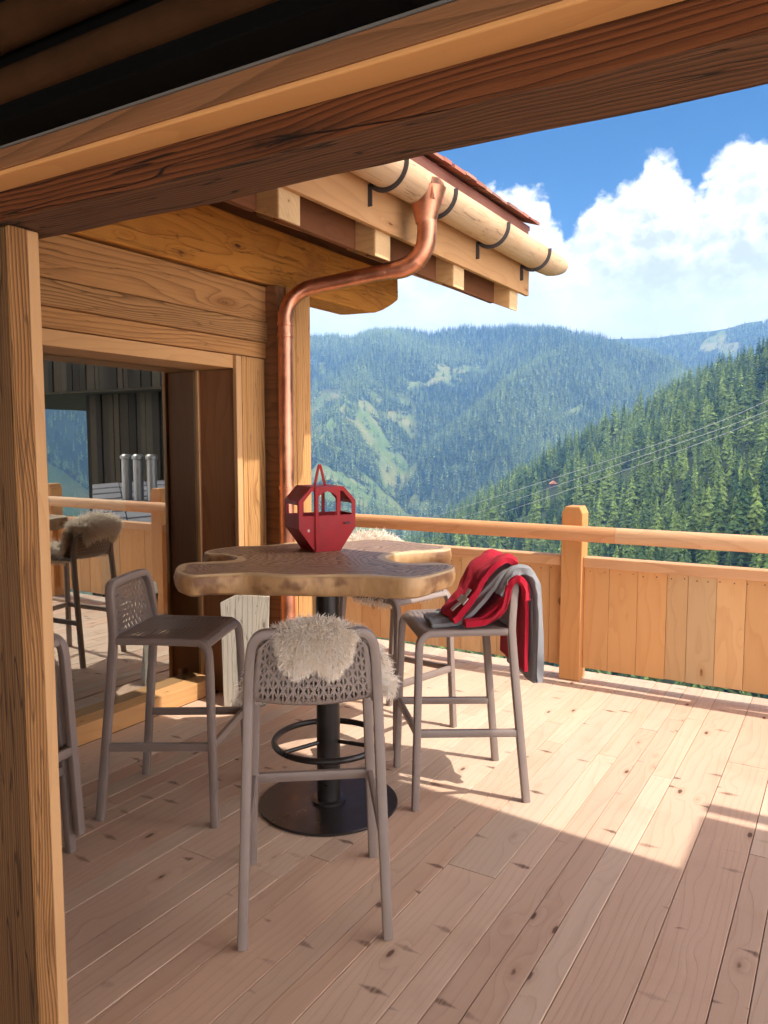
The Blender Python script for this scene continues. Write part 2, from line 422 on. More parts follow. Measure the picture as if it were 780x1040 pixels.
# header boards
part('header_board', M['clad_y'], (XW-.3, Y0, 2.337), (XW, YC+.05, 2.556), .008)
part('header_board', M['weath_y'], (XW-.3, Y0, 2.209), (XW+.012, YC+.02, 2.333), .012)
part('header_board', M['clad_y'], (XW-.3, Y0, 2.112), (XW-.004, YC+.0, 2.206), .006)
part('door_head', M['trim_y'], (XW-.34, Y0, 2.03), (XW-.016, 3.60, 2.108), .004)
# jamb: dark reveal, trims, cladding
YJ = 3.57
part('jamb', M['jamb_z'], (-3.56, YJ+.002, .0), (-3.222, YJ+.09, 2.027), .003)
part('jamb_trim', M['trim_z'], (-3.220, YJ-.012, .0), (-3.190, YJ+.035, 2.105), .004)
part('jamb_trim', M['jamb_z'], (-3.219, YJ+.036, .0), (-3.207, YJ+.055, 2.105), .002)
part('cladding', M['clad_z'], (-3.5, YJ+.094, .0), (XW, 3.835, 2.108), .008)
part('cladding', M['clad_z'], (-3.5, YJ+.054, .0), (XW-.003, YJ+.0935, 2.108), .004)
# pier: horizontally grained end facing the door, then corner boards
part('corner_core', M['end_x'], (-3.45, 3.85, 0), (-3.112, 4.02, 2.56), .006)
part('corner_post', M['clad_z'], (-3.45, 4.021, 0), (-3.09, 4.172, 2.56), .008)
part('corner_post', M['clad_z'], (-3.111, 3.93, 0), (-3.0955, 4.0195, 2.56), .004)
# end wall behind the corner
part('end_wall', M['clad_z'], (-8.0, 4.0, -.2), (-3.452, 4.16, 3.4), .0)
# sill of the door and glass
dr = empty('glass_door'); dr.parent = ch
part('sill', M['trim_y'], (-3.60, Y0, .0), (-3.392, YJ-.03, .105), .004, dr)
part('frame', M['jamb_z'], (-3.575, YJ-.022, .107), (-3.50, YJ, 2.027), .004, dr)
part('frame', M['trim_z'], (-3.56, YJ-.036, .107), (-3.488, YJ-.0225, 2.027), .002, dr)
part('glass_pane', M['glass'], (-3.515, Y0, .106), (-3.507, YJ-.038, 2.026), 0, dr)
part('latch_block', M['jamb_z'], (-3.41, YJ-.10, .0), (-3.37, YJ-.055, .14), .004, dr)
# interior seen through the glass
i_floor = MB(); i_floor.box((-8, Y0, -.2), (-3.602, 3.99, .02)); tag(i_floor.build('interior_floor', M['floor_in']), 'pale floor inside the glass door', 'floor', kind='structure')
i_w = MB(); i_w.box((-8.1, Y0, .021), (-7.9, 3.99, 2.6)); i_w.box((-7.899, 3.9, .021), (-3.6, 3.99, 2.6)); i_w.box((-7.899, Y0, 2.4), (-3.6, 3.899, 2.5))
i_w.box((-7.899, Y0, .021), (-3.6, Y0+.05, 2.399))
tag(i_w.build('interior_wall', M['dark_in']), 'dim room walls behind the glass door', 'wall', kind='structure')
# curtain
m = MB(); vs = []; fs = []; nn = 160
for i in range(nn+1):
    t_ = i/nn; xx = -3.72 - t_*1.9; yy = 3.80 + .045*math.sin(t_*92+1.3*math.sin(t_*9)) + .02*math.sin(t_*27)
    for z_ in (.03, .8, 1.6, 2.38): vs.append((xx, yy + .01*math.sin(z_*3+t_*20), z_))
for i in range(nn):
    for j in range(3): fs.append((i*4+j, (i+1)*4+j, (i+1)*4+j+1, i*4+j+1))
m.add(vs, fs)
cu = m.build('curtain', M['curtain'], smooth=True)
cu.modifiers.new('thick', 'SOLIDIFY').thickness = .004
tag(cu, 'dark pleated curtain hanging inside the glass door', 'curtain')
# pale chair inside
ac = empty('armchair', (-4.35, 3.0, .02), R(-60)); tag(ac, 'pale upholstered chair standing inside behind the glass door', 'chair')
q = MB(); q.box((-.27, -.27, .24), (.27, .27, .40)); q.build('seat', M['upholstery'], ac, bevel=.05, seg=4)
q = MB(); q.box((-.30, -.27, .38), (-.18, .27, .82)); q.build('backrest', M['upholstery'], ac, bevel=.05, seg=4)
for sx in (-.2, .2):
    for sy in (-.2, .2):
        q = MB(); q.sweep([(sx*1.1, sy*1.1, 0), (sx, sy, .25)], .018, n=8); q.build('leg', M['black'], ac)

# ---- eaves
EX = -2.24                                             # gutter axis
slope = math.tan(R(22))
raft_y = [1.97, 2.90, 3.69, 4.62, 5.53]
raft_y = [1.2, 2.15, 3.06, 3.93, 4.94, 5.95]
def under(xv): return 2.645 + (-2.39 - xv)*slope         # underside of the rafters
for yy in raft_y:
    a, b = yy-.085, yy+.085
    q = MB()
    x0, x1 = -4.4, -2.39
    pts = [(x0, a, under(x0)), (x1, a, under(x1)), (x1, a, under(x1)+.25), (x0, a, under(x0)+.23)]
    q.prism(pts, (0, b-a, 0))
    r_ = q.build('rafter', M['rafter'], ch, bevel=.004)
    q = MB(); q.box((x1+.0005, a+.002, under(x1)+.002), (x1+.004, b-.002, under(x1)+.248)); q.build('rafter_end', M['rafterend'], r_)
for a, b in zip([.9]+[y+.0852 for y in raft_y], [y-.0852 for y in raft_y]+[5.6]):
    if b-a < .1: continue
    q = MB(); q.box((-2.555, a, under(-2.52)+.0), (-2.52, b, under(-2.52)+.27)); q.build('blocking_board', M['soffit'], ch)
q = MB()
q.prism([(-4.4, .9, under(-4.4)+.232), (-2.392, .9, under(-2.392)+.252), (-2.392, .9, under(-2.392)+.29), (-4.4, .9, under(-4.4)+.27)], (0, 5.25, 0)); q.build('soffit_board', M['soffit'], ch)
part('fascia', M['fascia'], (-2.386, .9, 2.79), (-2.354, 6.20, 3.10), .003)
part('verge_board', M['flash'], (-2.452, .9, 3.12), (-2.425, 6.36, 3.385), .002)
# roof with rows of shingles
q = MB()
rz = lambda xv: 3.375 + (-2.33 - xv)*slope
q.prism([(-4.6, .9, rz(-4.6)-.05), (-2.43, .9, rz(-2.43)-.05), (-2.43, .9, rz(-2.43)-.012), (-4.6, .9, rz(-4.6)-.012)], (0, 5.50, 0))
roof = q.build('roof', M['flash'], ch)
q = MB()
for row in range(9):
    xo = -2.35 - row*.26; yy = .9
    while yy < 6.42:
        w_ = rnd.uniform(.09, .17); tk = rnd.uniform(.016, .026); dx = rnd.uniform(-.015, .012); lift = rnd.uniform(0, .012)
        ye = min(yy+w_-.004, 6.44)
        x1 = xo+dx; x0 = x1-.5
        q.prism([(x0, yy, rz(x0)-.01+row*.0), (x1, yy, rz(x1)+.014+lift), (x1, yy, rz(x1)+.014+lift+tk), (x0, yy, rz(x0)+.004)], (0, ye-yy, 0))
        yy += w_
q.build('shingle_cover', M['shingle'], roof)
# wooden gutter: hollowed half log with tapered end
GZ = 3.085; GR = .118
q = MB(); vs = []; fs = []
gy = [.9 + i*(6.4-.9)/24 for i in range(25)] + [6.48, 6.56, 6.62, 6.655]
ns = 22
for i, yy in enumerate(gy):
    k = 1.0
    if yy > 6.3: k = 1.0 - .42*((yy-6.3)/.355)**1.5
    ring = []
    for j in range(ns+1):                # outer, from inner lip under to outer lip
        a = math.pi*(1.0 + j/ns) if True else 0
        a = math.pi - (-.25) + (math.pi+.0-.25*0)*(j/ns)
        a = math.pi*.93 + math.pi*1.14*j/ns
        ring.append((EX + GR*k*math.cos(a), yy, GZ + (.02 if k < 1 else 0)*0 + GR*k*math.sin(a)*1.02 + (1-k)*.05))
    for j in range(ns, -1, -1):
        a = math.pi*.93 + math.pi*1.14*j/ns
        rr = GR*k - .024
        ring.append((EX + rr*math.cos(a), yy, GZ + rr*math.sin(a)*1.02 + .004 + (1-k)*.05))
    vs += ring
c = 2*(ns+1)
for i in range(len(gy)-1):
    for j in range(c):
        fs.append((i*c+j, i*c+(j+1) % c, (i+1)*c+(j+1) % c, (i+1)*c+j))
for base in (0, (len(gy)-1)*c):
    for j in range(ns):
        fs.append((base+j, base+j+1, base+c-2-j, base+c-1-j))
last = (len(gy)-1)*c
fs.append(tuple(last+c-1-j for j in range(ns+1)))
q.add(vs, fs)
gut = q.build('gutter', M['gutter'], ch, smooth=True)
for yy in (1.55, 2.5, 3.72, 4.32, 5.15, 6.0):
    q = MB()
    arc = [(EX + (GR+.006)*math.cos(a), yy, GZ + (GR+.006)*math.sin(a)*1.02) for a in np.linspace(math.pi*2.04, math.pi*1.2, 18)]
    arc += [(-2.30, yy, 3.0), (-2.3475, yy, 2.985), (-2.3475, yy, 2.94), (-2.3475, yy, 2.88)]
    q.sweep(arc, .021, .004, ref=(0, 1, 0), n=8, sq=.4)
    q.build('gutter_bracket', M['bracket'], gut, smooth=True)
# copper downpipe
dp = [(-3.03, 3.83, -.0), (-3.03, 3.83, 1.2), (-3.03, 3.83, 2.28), (-3.028, 3.83, 2.36), (-3.0, 3.85, 2.45), (-2.93, 3.885, 2.513), (-2.84, 3.92, 2.538), (-2.74, 3.95, 2.553),
      (-2.58, 4.0, 2.578), (-2.43, 4.045, 2.60), (-2.34, 4.075, 2.612), (-2.255, 4.09, 2.65), (-2.205, 4.10, 2.72), (-2.19, 4.10, 2.80), (-2.188, 4.10, 2.87)]
sp__ = spline(dp, 6); q = MB(); q.sweep(sp__, .0455, n=20, ref=(0, 1, 0), scale=[1+.25*min(1, max(0, (i/6-8.5)/1.5)) for i in range(len(sp__))])
pipe = q.build('downpipe', M['copper'], ch, smooth=True)
q = MB()
vs = []; fs = []
prof = [(.058, 2.855), (.062, 2.87), (.092, 2.97), (.125, 3.05)]
for (r_, z_) in prof:
    for j in range(24):
        a = 2*math.pi*j/24; cx = -2.195 + (z_-2.86)*.02
        vs.append((cx + r_*(1 if r_ < .1 else .92)*math.cos(a), 4.10 + r_*math.sin(a)*(1 if r_ < .07 else .85), z_))
for i in range(3):
    for j in range(24): fs.append((i*24+j, i*24+(j+1) % 24, (i+1)*24+(j+1) % 24, (i+1)*24+j))
# flat outer shield plate on the gutter face
q.add(vs, fs)
sh = [(4.02, 2.97), (4.18, 2.97), (4.17, 3.09), (4.11, 3.105), (4.03, 3.09)]
q.prism([(-2.119, a, b) for a, b in sh], (.004, 0, 0))
q.build('funnel', M['copper'], pipe, smooth=True)
for z_ in (2.31, 2.24, 1.3, .35):
    q = MB(); q.lathe([(.047, -.012), (.0505, -.01), (.0505, .01), (.047, .012)], (-3.03, 3.83, z_), 24); q.build('pipe_collar', M['copper'], pipe, smooth=True)
for k in (9.2, 11.4):
    i = int(k); p = Vector(dp[i]); d = (Vector(dp[i+1])-Vector(dp[i])).normalized()
    q = MB(); q.sweep([p-d*.008, p+d*.008], (.0495 if k < 10 else .0605), n=20, ref=(0, 1, 0)); q.build('pipe_collar', M['copper'], pipe, smooth=True)

# ================================================================== FOREGROUND DOORWAY
dw = empty('doorway', (-1.6, 1.1, 0)); dw.location = (0, 0, 0)
tag(dw, 'old brushed timber post and lintel beam framing the open doorway in the foreground', 'doorway')
part('post', M['post'], (-1.616, 1.0605, -.05), (-1.600, 1.106, 2.056), .004, dw)
part('post', M['postshade'], (-2.3, 1.060, -.05), (-1.6165, 1.1045, 2.056), .006, dw)  # room-side face of the same post, its shade put into a darker colour
part('post_trim', M['trim_z'], (-1.63, 1.1065, -.05), (-1.602, 1.1355, 2.055), .003, dw)
# lintel: subdivided, slightly irregular
m = MB(); vs = []; fs = []; n = 60
for i in range(n+1):
    xx = -2.4 + 5.6*i/n
    f = lambda k: .006*mnoise.noise(Vector((xx*2.5, k*7.7, 1.1)))+.003*mnoise.noise(Vector((xx*9, k*3.7, 4.1)))
    vs += [(xx, 1.05+f(1), 2.06+f(2)), (xx, 1.043+f(3), 2.085), (xx, 1.043, 2.30), (xx, 1.19, 2.30), (xx, 1.193+f(4), 2.075), (xx, 1.18+f(5), 2.057+f(6))]
for i in range(n):
    for j in range(6): fs.append((i*6+j, i*6+(j+1) % 6, (i+1)*6+(j+1) % 6, (i+1)*6+j))
fs.append(tuple(range(6))); fs.append(tuple(n*6+j for j in range(6)))
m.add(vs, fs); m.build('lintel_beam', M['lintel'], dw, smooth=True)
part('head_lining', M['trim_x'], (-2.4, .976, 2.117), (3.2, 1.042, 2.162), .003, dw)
part('head_shade', M['end_x'], (-2.4, .970, 2.124), (3.2, .9755, 2.162), .001, dw)  # strip added over the lining's front, its dark brown stands in for shade
part('seal_strip', M['gasket'], (-2.4, .968, 2.1625), (3.2, .9755, 2.167), 0, dw)
part('screen_box', M['fabricblack'], (-2.4, .90, 2.1675), (3.2, 1.042, 2.42), .004, dw)
for (yy, zz, rr) in ((.90, 2.225, .028), (.87, 2.30, .034)):
    q = MB(); q.sweep([(-2.4, yy, zz), (3.2, yy, zz)], rr, n=18); q.build('screen_roll', M['brownroll'], dw, smooth=True)
# shell around: wall left of the opening, ceiling, roof above
q = MB(); q.box((-3.56, 1.13, -.1), (-1.80, 1.248, 2.9))
tag(q.build('house_wall', M['clad_z']), 'timber house wall beside the doorway', 'wall', kind='structure')
q = MB(); q.box((-3.56, -4.2, -.1), (-3.4, 1.129, 2.9)); q.box((-3.399, -4.2, 1.05), (3.199, -4.0, 2.9)); q.box((-1.801, 1.13, 2.6), (3.2, 1.248, 2.9)); q.box((-3.399, 1.05, -.1), (-2.101, 1.1295, 2.9))
tag(q.build('room_wall', M['trim_z']), 'timber walls of the room behind the doorway', 'wall', kind='structure')
q = MB(); q.box((-3.4, -4, 2.425), (3.2, 1.04, 2.6))
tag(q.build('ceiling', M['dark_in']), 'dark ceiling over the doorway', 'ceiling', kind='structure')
q = MB()
e0, e1 = 3.235, 3.235
pts = [(-4.2, 3.34), (.54, 3.235), (1.765, 3.12), (3.0, 3.12), (3.0, -3.2), (-4.2, -3.2)]
q.prism([(a, b, 3.22) for a, b in pts], (0, 0, .16))
q.box((1.765, 3.122, 3.24), (3.0, 3.60, 3.28)); q.box((1.765, 3.65, 3.24), (3.0, 3.74, 3.28))
tag(q.build('roof_overhang', M['jamb_z']), 'roof overhang above the terrace door', 'roof', kind='structure')

# ================================================================== BAR TABLE
tb = empty('bar_table', (-1.91, 2.685, 0)); tag(tb, 'live edge walnut slab bar table on a black steel column', 'table')
TO = [(-2.322,2.212),(-2.254,2.184),(-2.203,2.191),(-2.165,2.235),(-2.120,2.285),(-2.065,2.335),(-1.980,2.350),(-1.885,2.378),(-1.822,2.424),(-1.733,2.494),(-1.631,2.540),(-1.543,2.560),(-1.450,2.580),(-1.408,2.660),(-1.398,2.790),(-1.405,2.883),(-1.437,2.945),(-1.487,2.982),(-1.546,2.978),(-1.599,2.933),(-1.660,2.905),(-1.740,2.936),(-1.818,3.020),(-1.835,3.127),(-1.800,3.226),(-1.745,3.300),(-1.693,3.360),(-1.689,3.431),(-1.741,3.490),(-1.822,3.505),(-1.921,3.521),(-2.035,3.550),(-2.160,3.555),(-2.243,3.516),(-2.275,3.414),(-2.345,3.290),(-2.445,3.235),(-2.510,3.180),(-2.530,3.091),(-2.574,3.001),(-2.645,2.931),(-2.668,2.807),(-2.640,2.700),(-2.579,2.665),(-2.520,2.680),(-2.435,2.665),(-2.371,2.629),(-2.350,2.568),(-2.405,2.490),(-2.455,2.422),(-2.450,2.355),(-2.385,2.270)]
outl = [Vector((p.x, p.y)) for p in spline([(a, b, 0) for a, b in TO + TO[:1]], 4)[:-1]]
N = len(outl)
def offs(pts, d):
    res = []
    for i in range(N):
        t_ = (pts[(i+2) % N]-pts[i-2]).normalized(); nrm = Vector((t_.y, -t_.x))
        res.append(pts[i] + nrm*d)
    return res
area = sum(outl[i].x*outl[(i+1) % N].y - outl[(i+1) % N].x*outl[i].y for i in range(N))
sg = 1 if area > 0 else -1
ZT = 1.06; TH = .090
TC = Vector((-1.91, 2.685, 0))
def wob(i, k, a):
    return a*mnoise.noise(Vector((outl[i].x*5, outl[i].y*5, k)))
rows = []
for (d, z_) in ((-.003, ZT), (.001, ZT-.0035), (.007, ZT-.03), (.004, ZT-.055), (-.006, ZT-.078), (-.026, ZT-TH)):
    o_ = offs(outl, sg*d)
    rows.append([Vector((o_[i].x-outl[i].x, o_[i].y-outl[i].y, 0))*(1+wob(i, z_*9, .6)) + Vector((outl[i].x, outl[i].y, z_ + (wob(i, 4.4, .008) if z_ < ZT-.05 else 0))) for i in range(N)])
from mathutils.geometry import delaunay_2d_cdt
rim0 = [Vector((p.x, p.y)) for p in rows[0]]
ro = np.array([(p.x, p.y) for p in rim0])
def inside(x, y):
    a = ro; b = np.roll(ro, -1, 0)
    c = ((a[:, 1] > y) != (b[:, 1] > y)) & (x < (b[:, 0]-a[:, 0])*(y-a[:, 1])/(b[:, 1]-a[:, 1]+1e-12)+a[:, 0])
    return c.sum() % 2 == 1
ins = []
for gx_ in np.arange(ro[:, 0].min(), ro[:, 0].max(), .014):
    for gy_ in np.arange(ro[:, 1].min(), ro[:, 1].max(), .014):
        if inside(gx_, gy_) and np.min(np.hypot(ro[:, 0]-gx_, ro[:, 1]-gy_)) > .006: ins.append(Vector((float(gx_), float(gy_))))
cv_, ce_, cf_, *_r = delaunay_2d_cdt(rim0+ins, [(i, (i+1) % N) for i in range(N)], [list(range(N)) if sg > 0 else list(range(N))[::-1]], 1, 1e-7)
vs = [Vector((p.x, p.y, ZT)) for p in cv_]; fs = [tuple(f) for f in cf_]
nt_ = len(vs)
rimd = [float(np.min(np.hypot(ro[:, 0]-p.x, ro[:, 1]-p.y))) for p in vs]
for r_ in rows: vs += r_; rimd += [0.0]*N
for k in range(len(rows)-1):
    for i in range(N): fs.append((nt_+k*N+i, nt_+k*N+(i+1) % N, nt_+(k+1)*N+(i+1) % N, nt_+(k+1)*N+i))
fs.append(tuple(nt_+(len(rows)-1)*N+i for i in range(N)))
me = bpy.data.meshes.new('tabletop'); me.from_pydata([tuple(p-TC) for p in vs], [], fs)
a_ = me.attributes.new('rim', 'FLOAT', 'POINT'); a_.data.foreach_set('value', rimd)
bm = bmesh.new(); bm.from_mesh(me); bmesh.ops.remove_doubles(bm, verts=bm.verts, dist=1e-5); bmesh.ops.recalc_face_normals(bm, faces=bm.faces); bm.to_mesh(me); bm.free()
def slab_mat():
    t = NT('walnut_slab')
    tc = t.node('ShaderNodeTexCoord').outputs['Object']
    rim = t.node('ShaderNodeAttribute', attribute_name='rim').outputs['Fac']
    sp = t.node('ShaderNodeSeparateXYZ'); t.l.new(tc, sp.inputs[0])
    n1 = t.noise(tc, 3.0, 3, .55); n2 = t.noise(tc, 11.0, 4, .6); n3 = t.noise(tc, 60., 4, .65)
    ph = t.math('ADD', t.math('MULTIPLY', rim, 30.0), t.math('MULTIPLY', n1, 10.0))
    ph = t.math('ADD', ph, t.math('MULTIPLY', n2, .45))
    fr = t.math('FRACT', ph); ring = t.math('POWER', fr, 2.2)
    heart = t.mix(t.math('ADD', t.math('MULTIPLY', ring, 1.0), t.math('MULTIPLY', t.math('SUBTRACT', n3, .5), .35), clamp=True), (.36, .225, .14), (.085, .044, .026))
    sap = t.mix(t.math('MULTIPLY', ring, .5), (.56, .40, .22), (.42, .27, .13))
    edge = t.math('SUBTRACT', t.math('ADD', rim, t.math('MULTIPLY', t.math('SUBTRACT', n2, .5), .03)), t.ramp(n1, .42, .68, .0, .055))
    up = t.ramp(sp.outputs[2], ZT-.012, ZT-.003)
    topc = t.mix(t.ramp(edge, .014, .020), sap, heart)
    # live edge flank: mixture of cream and bark brown patches
    fl = t.noise(tc, 5.0, 3, .6); st = t.noise(t.comb(t.math('MULTIPLY', sp.outputs[0], 22.), t.math('MULTIPLY', sp.outputs[1], 22.), t.math('MULTIPLY', sp.outputs[2], 7.)), 1, 4, .6)
    side = t.mix(t.ramp(fl, .50, .62), (.55, .34, .16), (.21, .10, .045))
    side = t.mix(t.ramp(st, .35, .7, 0, .5), side, (.34, .19, .085))
    col = t.mix(up, side, topc)
    t.l.new(col, t.bsdf.inputs['Base Color'])
    t.l.new(t.ramp(n3, .3, .7, .42, .6), t.bsdf.inputs['Roughness'])
    b = t.node('ShaderNodeBump', i_Strength=.5, i_Distance=.010)
    t.l.new(t.math('ADD', t.math('MULTIPLY', st, t.math('SUBTRACT', 1.0, up)), t.math('MULTIPLY', ring, .008)), b.inputs['Height']); t.l.new(b.outputs[0], t.bsdf.inputs['Normal'])
    return t.mat
me.materials.append(slab_mat())
me.polygons.foreach_set('use_smooth', [True]*len(me.polygons)); me.set_sharp_from_angle(angle=R(35))
o = bpy.data.objects.new('tabletop', me); COL.objects.link(o); o.parent = tb
q = MB(); q.lathe([(.051, .012), (.051, .955)], n=32); q.lathe([(.16, .955), (.16, .967)], n=32); q.build('column', M['black'], tb, smooth=True)
q = MB(); q.lathe([(.30, .0), (.304, .003), (.304, .009), (.301, .012)], n=80); q.lathe([(.075, .012), (.075, .022), (.06, .024)], n=40); q.build('base_plate', M['black'], tb, smooth=True)
q = MB()
q.sweep([(.235*math.cos(a), .235*math.sin(a), .285) for a in np.linspace(0, 2*math.pi, 64, endpoint=False)], .0135, n=12, closed=True)
fr_ = q.build('foot_ring', M['black'], tb, smooth=True)
for a in (R(10), R(130), R(250)):
    q = MB(); q.sweep([(.048*math.cos(a), .048*math.sin(a), .285), (.232*math.cos(a), .232*math.sin(a), .285)], .009, n=10); q.build('spoke', M['black'], fr_, smooth=True)

# ================================================================== STOOLS
def shell(name, func, nu, nv, mat, parent, rimw=.014, size=(.34, .25), thick=.006, solid=None):
    vs = []; fs = []; uvs = []; rim = []
    for j in range(nv+1):
        for i in range(nu+1):
            u, v = i/nu, j/nv
            vs.append(func(u, v)); uvs.append((u*size[0], v*size[1]))
            d = min(u*size[0], (1-u)*size[0], v*size[1], (1-v)*size[1])
            rim.append(1.0 if d < rimw else 0.0)
    for j in range(nv):
        for i in range(nu):
            a = j*(nu+1)+i; fs.append((a, a+1, a+nu+2, a+nu+1))
    me = bpy.data.meshes.new(name); me.from_pydata(vs, [], fs); me.materials.append(mat)
    uv = me.uv_layers.new(name='UVMap')
    for p in me.polygons:
        for li in p.loop_indices: uv.data[li].uv = uvs[me.loops[li].vertex_index]
    at_ = me.attributes.new('rim', 'FLOAT', 'POINT'); at_.data.foreach_set('value', rim)
    me.polygons.foreach_set('use_smooth', [True]*len(fs))
    o = bpy.data.objects.new(name, me); COL.objects.link(o); o.parent = parent
    s = o.modifiers.new('thick', 'SOLIDIFY'); s.thickness = thick; s.offset = 0
    return o

def make_stool(name='bar_stool'):
    root = empty(name)
    st = M['stool']
    for s in (1, -1):
        q = MB()   # front leg, curving back into the seat rail
        q.sweep(spline([(.25, s*.230, 0), (.243, s*.221, .25), (.235, s*.210, .55), (.231, s*.205, .68), (.224, s*.2025, .735), (.197, s*.200, .762), (.16, s*.199, .766), (.0, s*.199, .766), (-.16, s*.203, .764)], 6), .0165, .0185, ref=(0, 1, 0), n=12, sq=.55)
        q.build('front_leg', st, root, smooth=True)
    for s in (1, -1):
        q = MB()   # rear leg running up into the back arch
        q.sweep(spline([(-.25, s*.230, 0), (-.216, s*.218, .35), (-.184, s*.207, .70), (-.180, s*.203, .80), (-.190, s*.195, .91), (-.197, s*.187, .955), (-.203, s*.166, .984), (-.206, s*.13, .992), (-.209, s*.0, .995)], 6), .0165, .0185, ref=(1, 0, 0), n=12, sq=.55)
        q.build('rear_leg', st, root, smooth=True)
    # stretchers
    q = MB(); q.sweep([(.241, -.218, .335), (.241, .218, .335)], .0115, .019, n=10, sq=.5); q.build('foot_rest', st, root, smooth=True)
    for s in (1, -1):
        q = MB(); q.sweep([(.241, s*.2175, .335), (-.221, s*.2185, .312)], .0115, .018, n=10, sq=.5); q.build('stretcher', st, root, smooth=True)
    # seat: pierced sheet with waterfall front
    def seatf(u, v):
        x = -.172 + .415*v
        y = (u-.5)*(.392 + .0*v)
        z = .774 - .010*math.sin(math.pi*u)*math.sin(math.pi*min(v*1.05, 1))
        if x > .183:
            a = min((x-.183)/.06, 1.0)*1.25
            x = .183 + .045*math.sin(a); z -= .045*(1-math.cos(a))
        return (x, y, z)
    shell('seat', seatf, 40, 44, M['lattice_seat'], root, .016, (.392, .43), .012)
    def backf(u, v):
        k = 2*u-1
        zt = .990 - .045*max(0, abs(k)-.55)**2/.2
        zb = .757 + .012*k*k
        z = zb + (zt-zb)*v
        w = .193 - .02*v - .012*max(0, v-.75)*4*.25
        if abs(k) > .8 and v > .8: pass
        x = -.177 - .030*v - .030*(1-k*k)*(1-.6*v)
        if v < .12: x += (.12-v)*.12
        return (x, k*w, z)
    shell('backrest', backf, 40, 28, M['lattice'], root, .012, (.36, .235), .006)
    return root

proto = make_stool()
S = [(-2.51, 2.37, 24.4, 0, 'brown bar stool side-on in the shade between glass door and table', 'bar stools round the table'),
     (-1.539, 2.073, 127.4, 0, 'nearest bar stool, seen from behind, its pierced back under a small sheepskin', 'bar stools round the table'),
     (-1.506, 3.156, 220.2, 0, 'bar stool in full sun with a red and grey blanket over its back', 'bar stools round the table'),
     (-2.14, 3.63, -13.4, 0, 'sunlit bar stool on the far side of the table, mostly hidden behind slab and column', 'bar stools round the table'),
     (-2.735, 1.56, 10., 0, 'lower bar stool of the stacked pair half hidden behind the doorway post', 'stacked bar stools'),
     (-2.685, 1.565, 10., .085, 'upper bar stool of the stacked pair half hidden behind the doorway post', 'stacked bar stools')]
stools = []
for i, (x, y, a, z, lab, grp) in enumerate(S):
    o = proto if i == 0 else copy_tree(proto)
    o.location = (x, y, z); o.rotation_euler.z = R(a)
    tag(o, lab, 'bar stool', grp); stools.append(o)

# ================================================================== SHEEPSKINS
def fur_mat():
    t = NT('sheep_wool')
    tc = t.node('ShaderNodeTexCoord').outputs['Object']
    n = t.noise(tc, 26., 3, .6)
    t.l.new(t.mix(t.ramp(n, .3, .7), (.86, .78, .66), (.93, .89, .82)), t.bsdf.inputs['Base Color'])
    t.bsdf.inputs['Roughness'].default_value = .9
    t.bsdf.inputs['Specular IOR Level'].default_value = .15
    tl = t.node('ShaderNodeBsdfTranslucent'); tl.inputs[0].default_value = (.8, .7, .6, 1)
    mx = t.node('ShaderNodeMixShader'); mx.inputs[0].default_value = .3
    t.l.new(t.bsdf.outputs[0], mx.inputs[1]); t.l.new(tl.outputs[0], mx.inputs[2]); t.l.new(mx.outputs[0], t.out.inputs[0])
    return t.mat
M['wool'] = fur_mat()

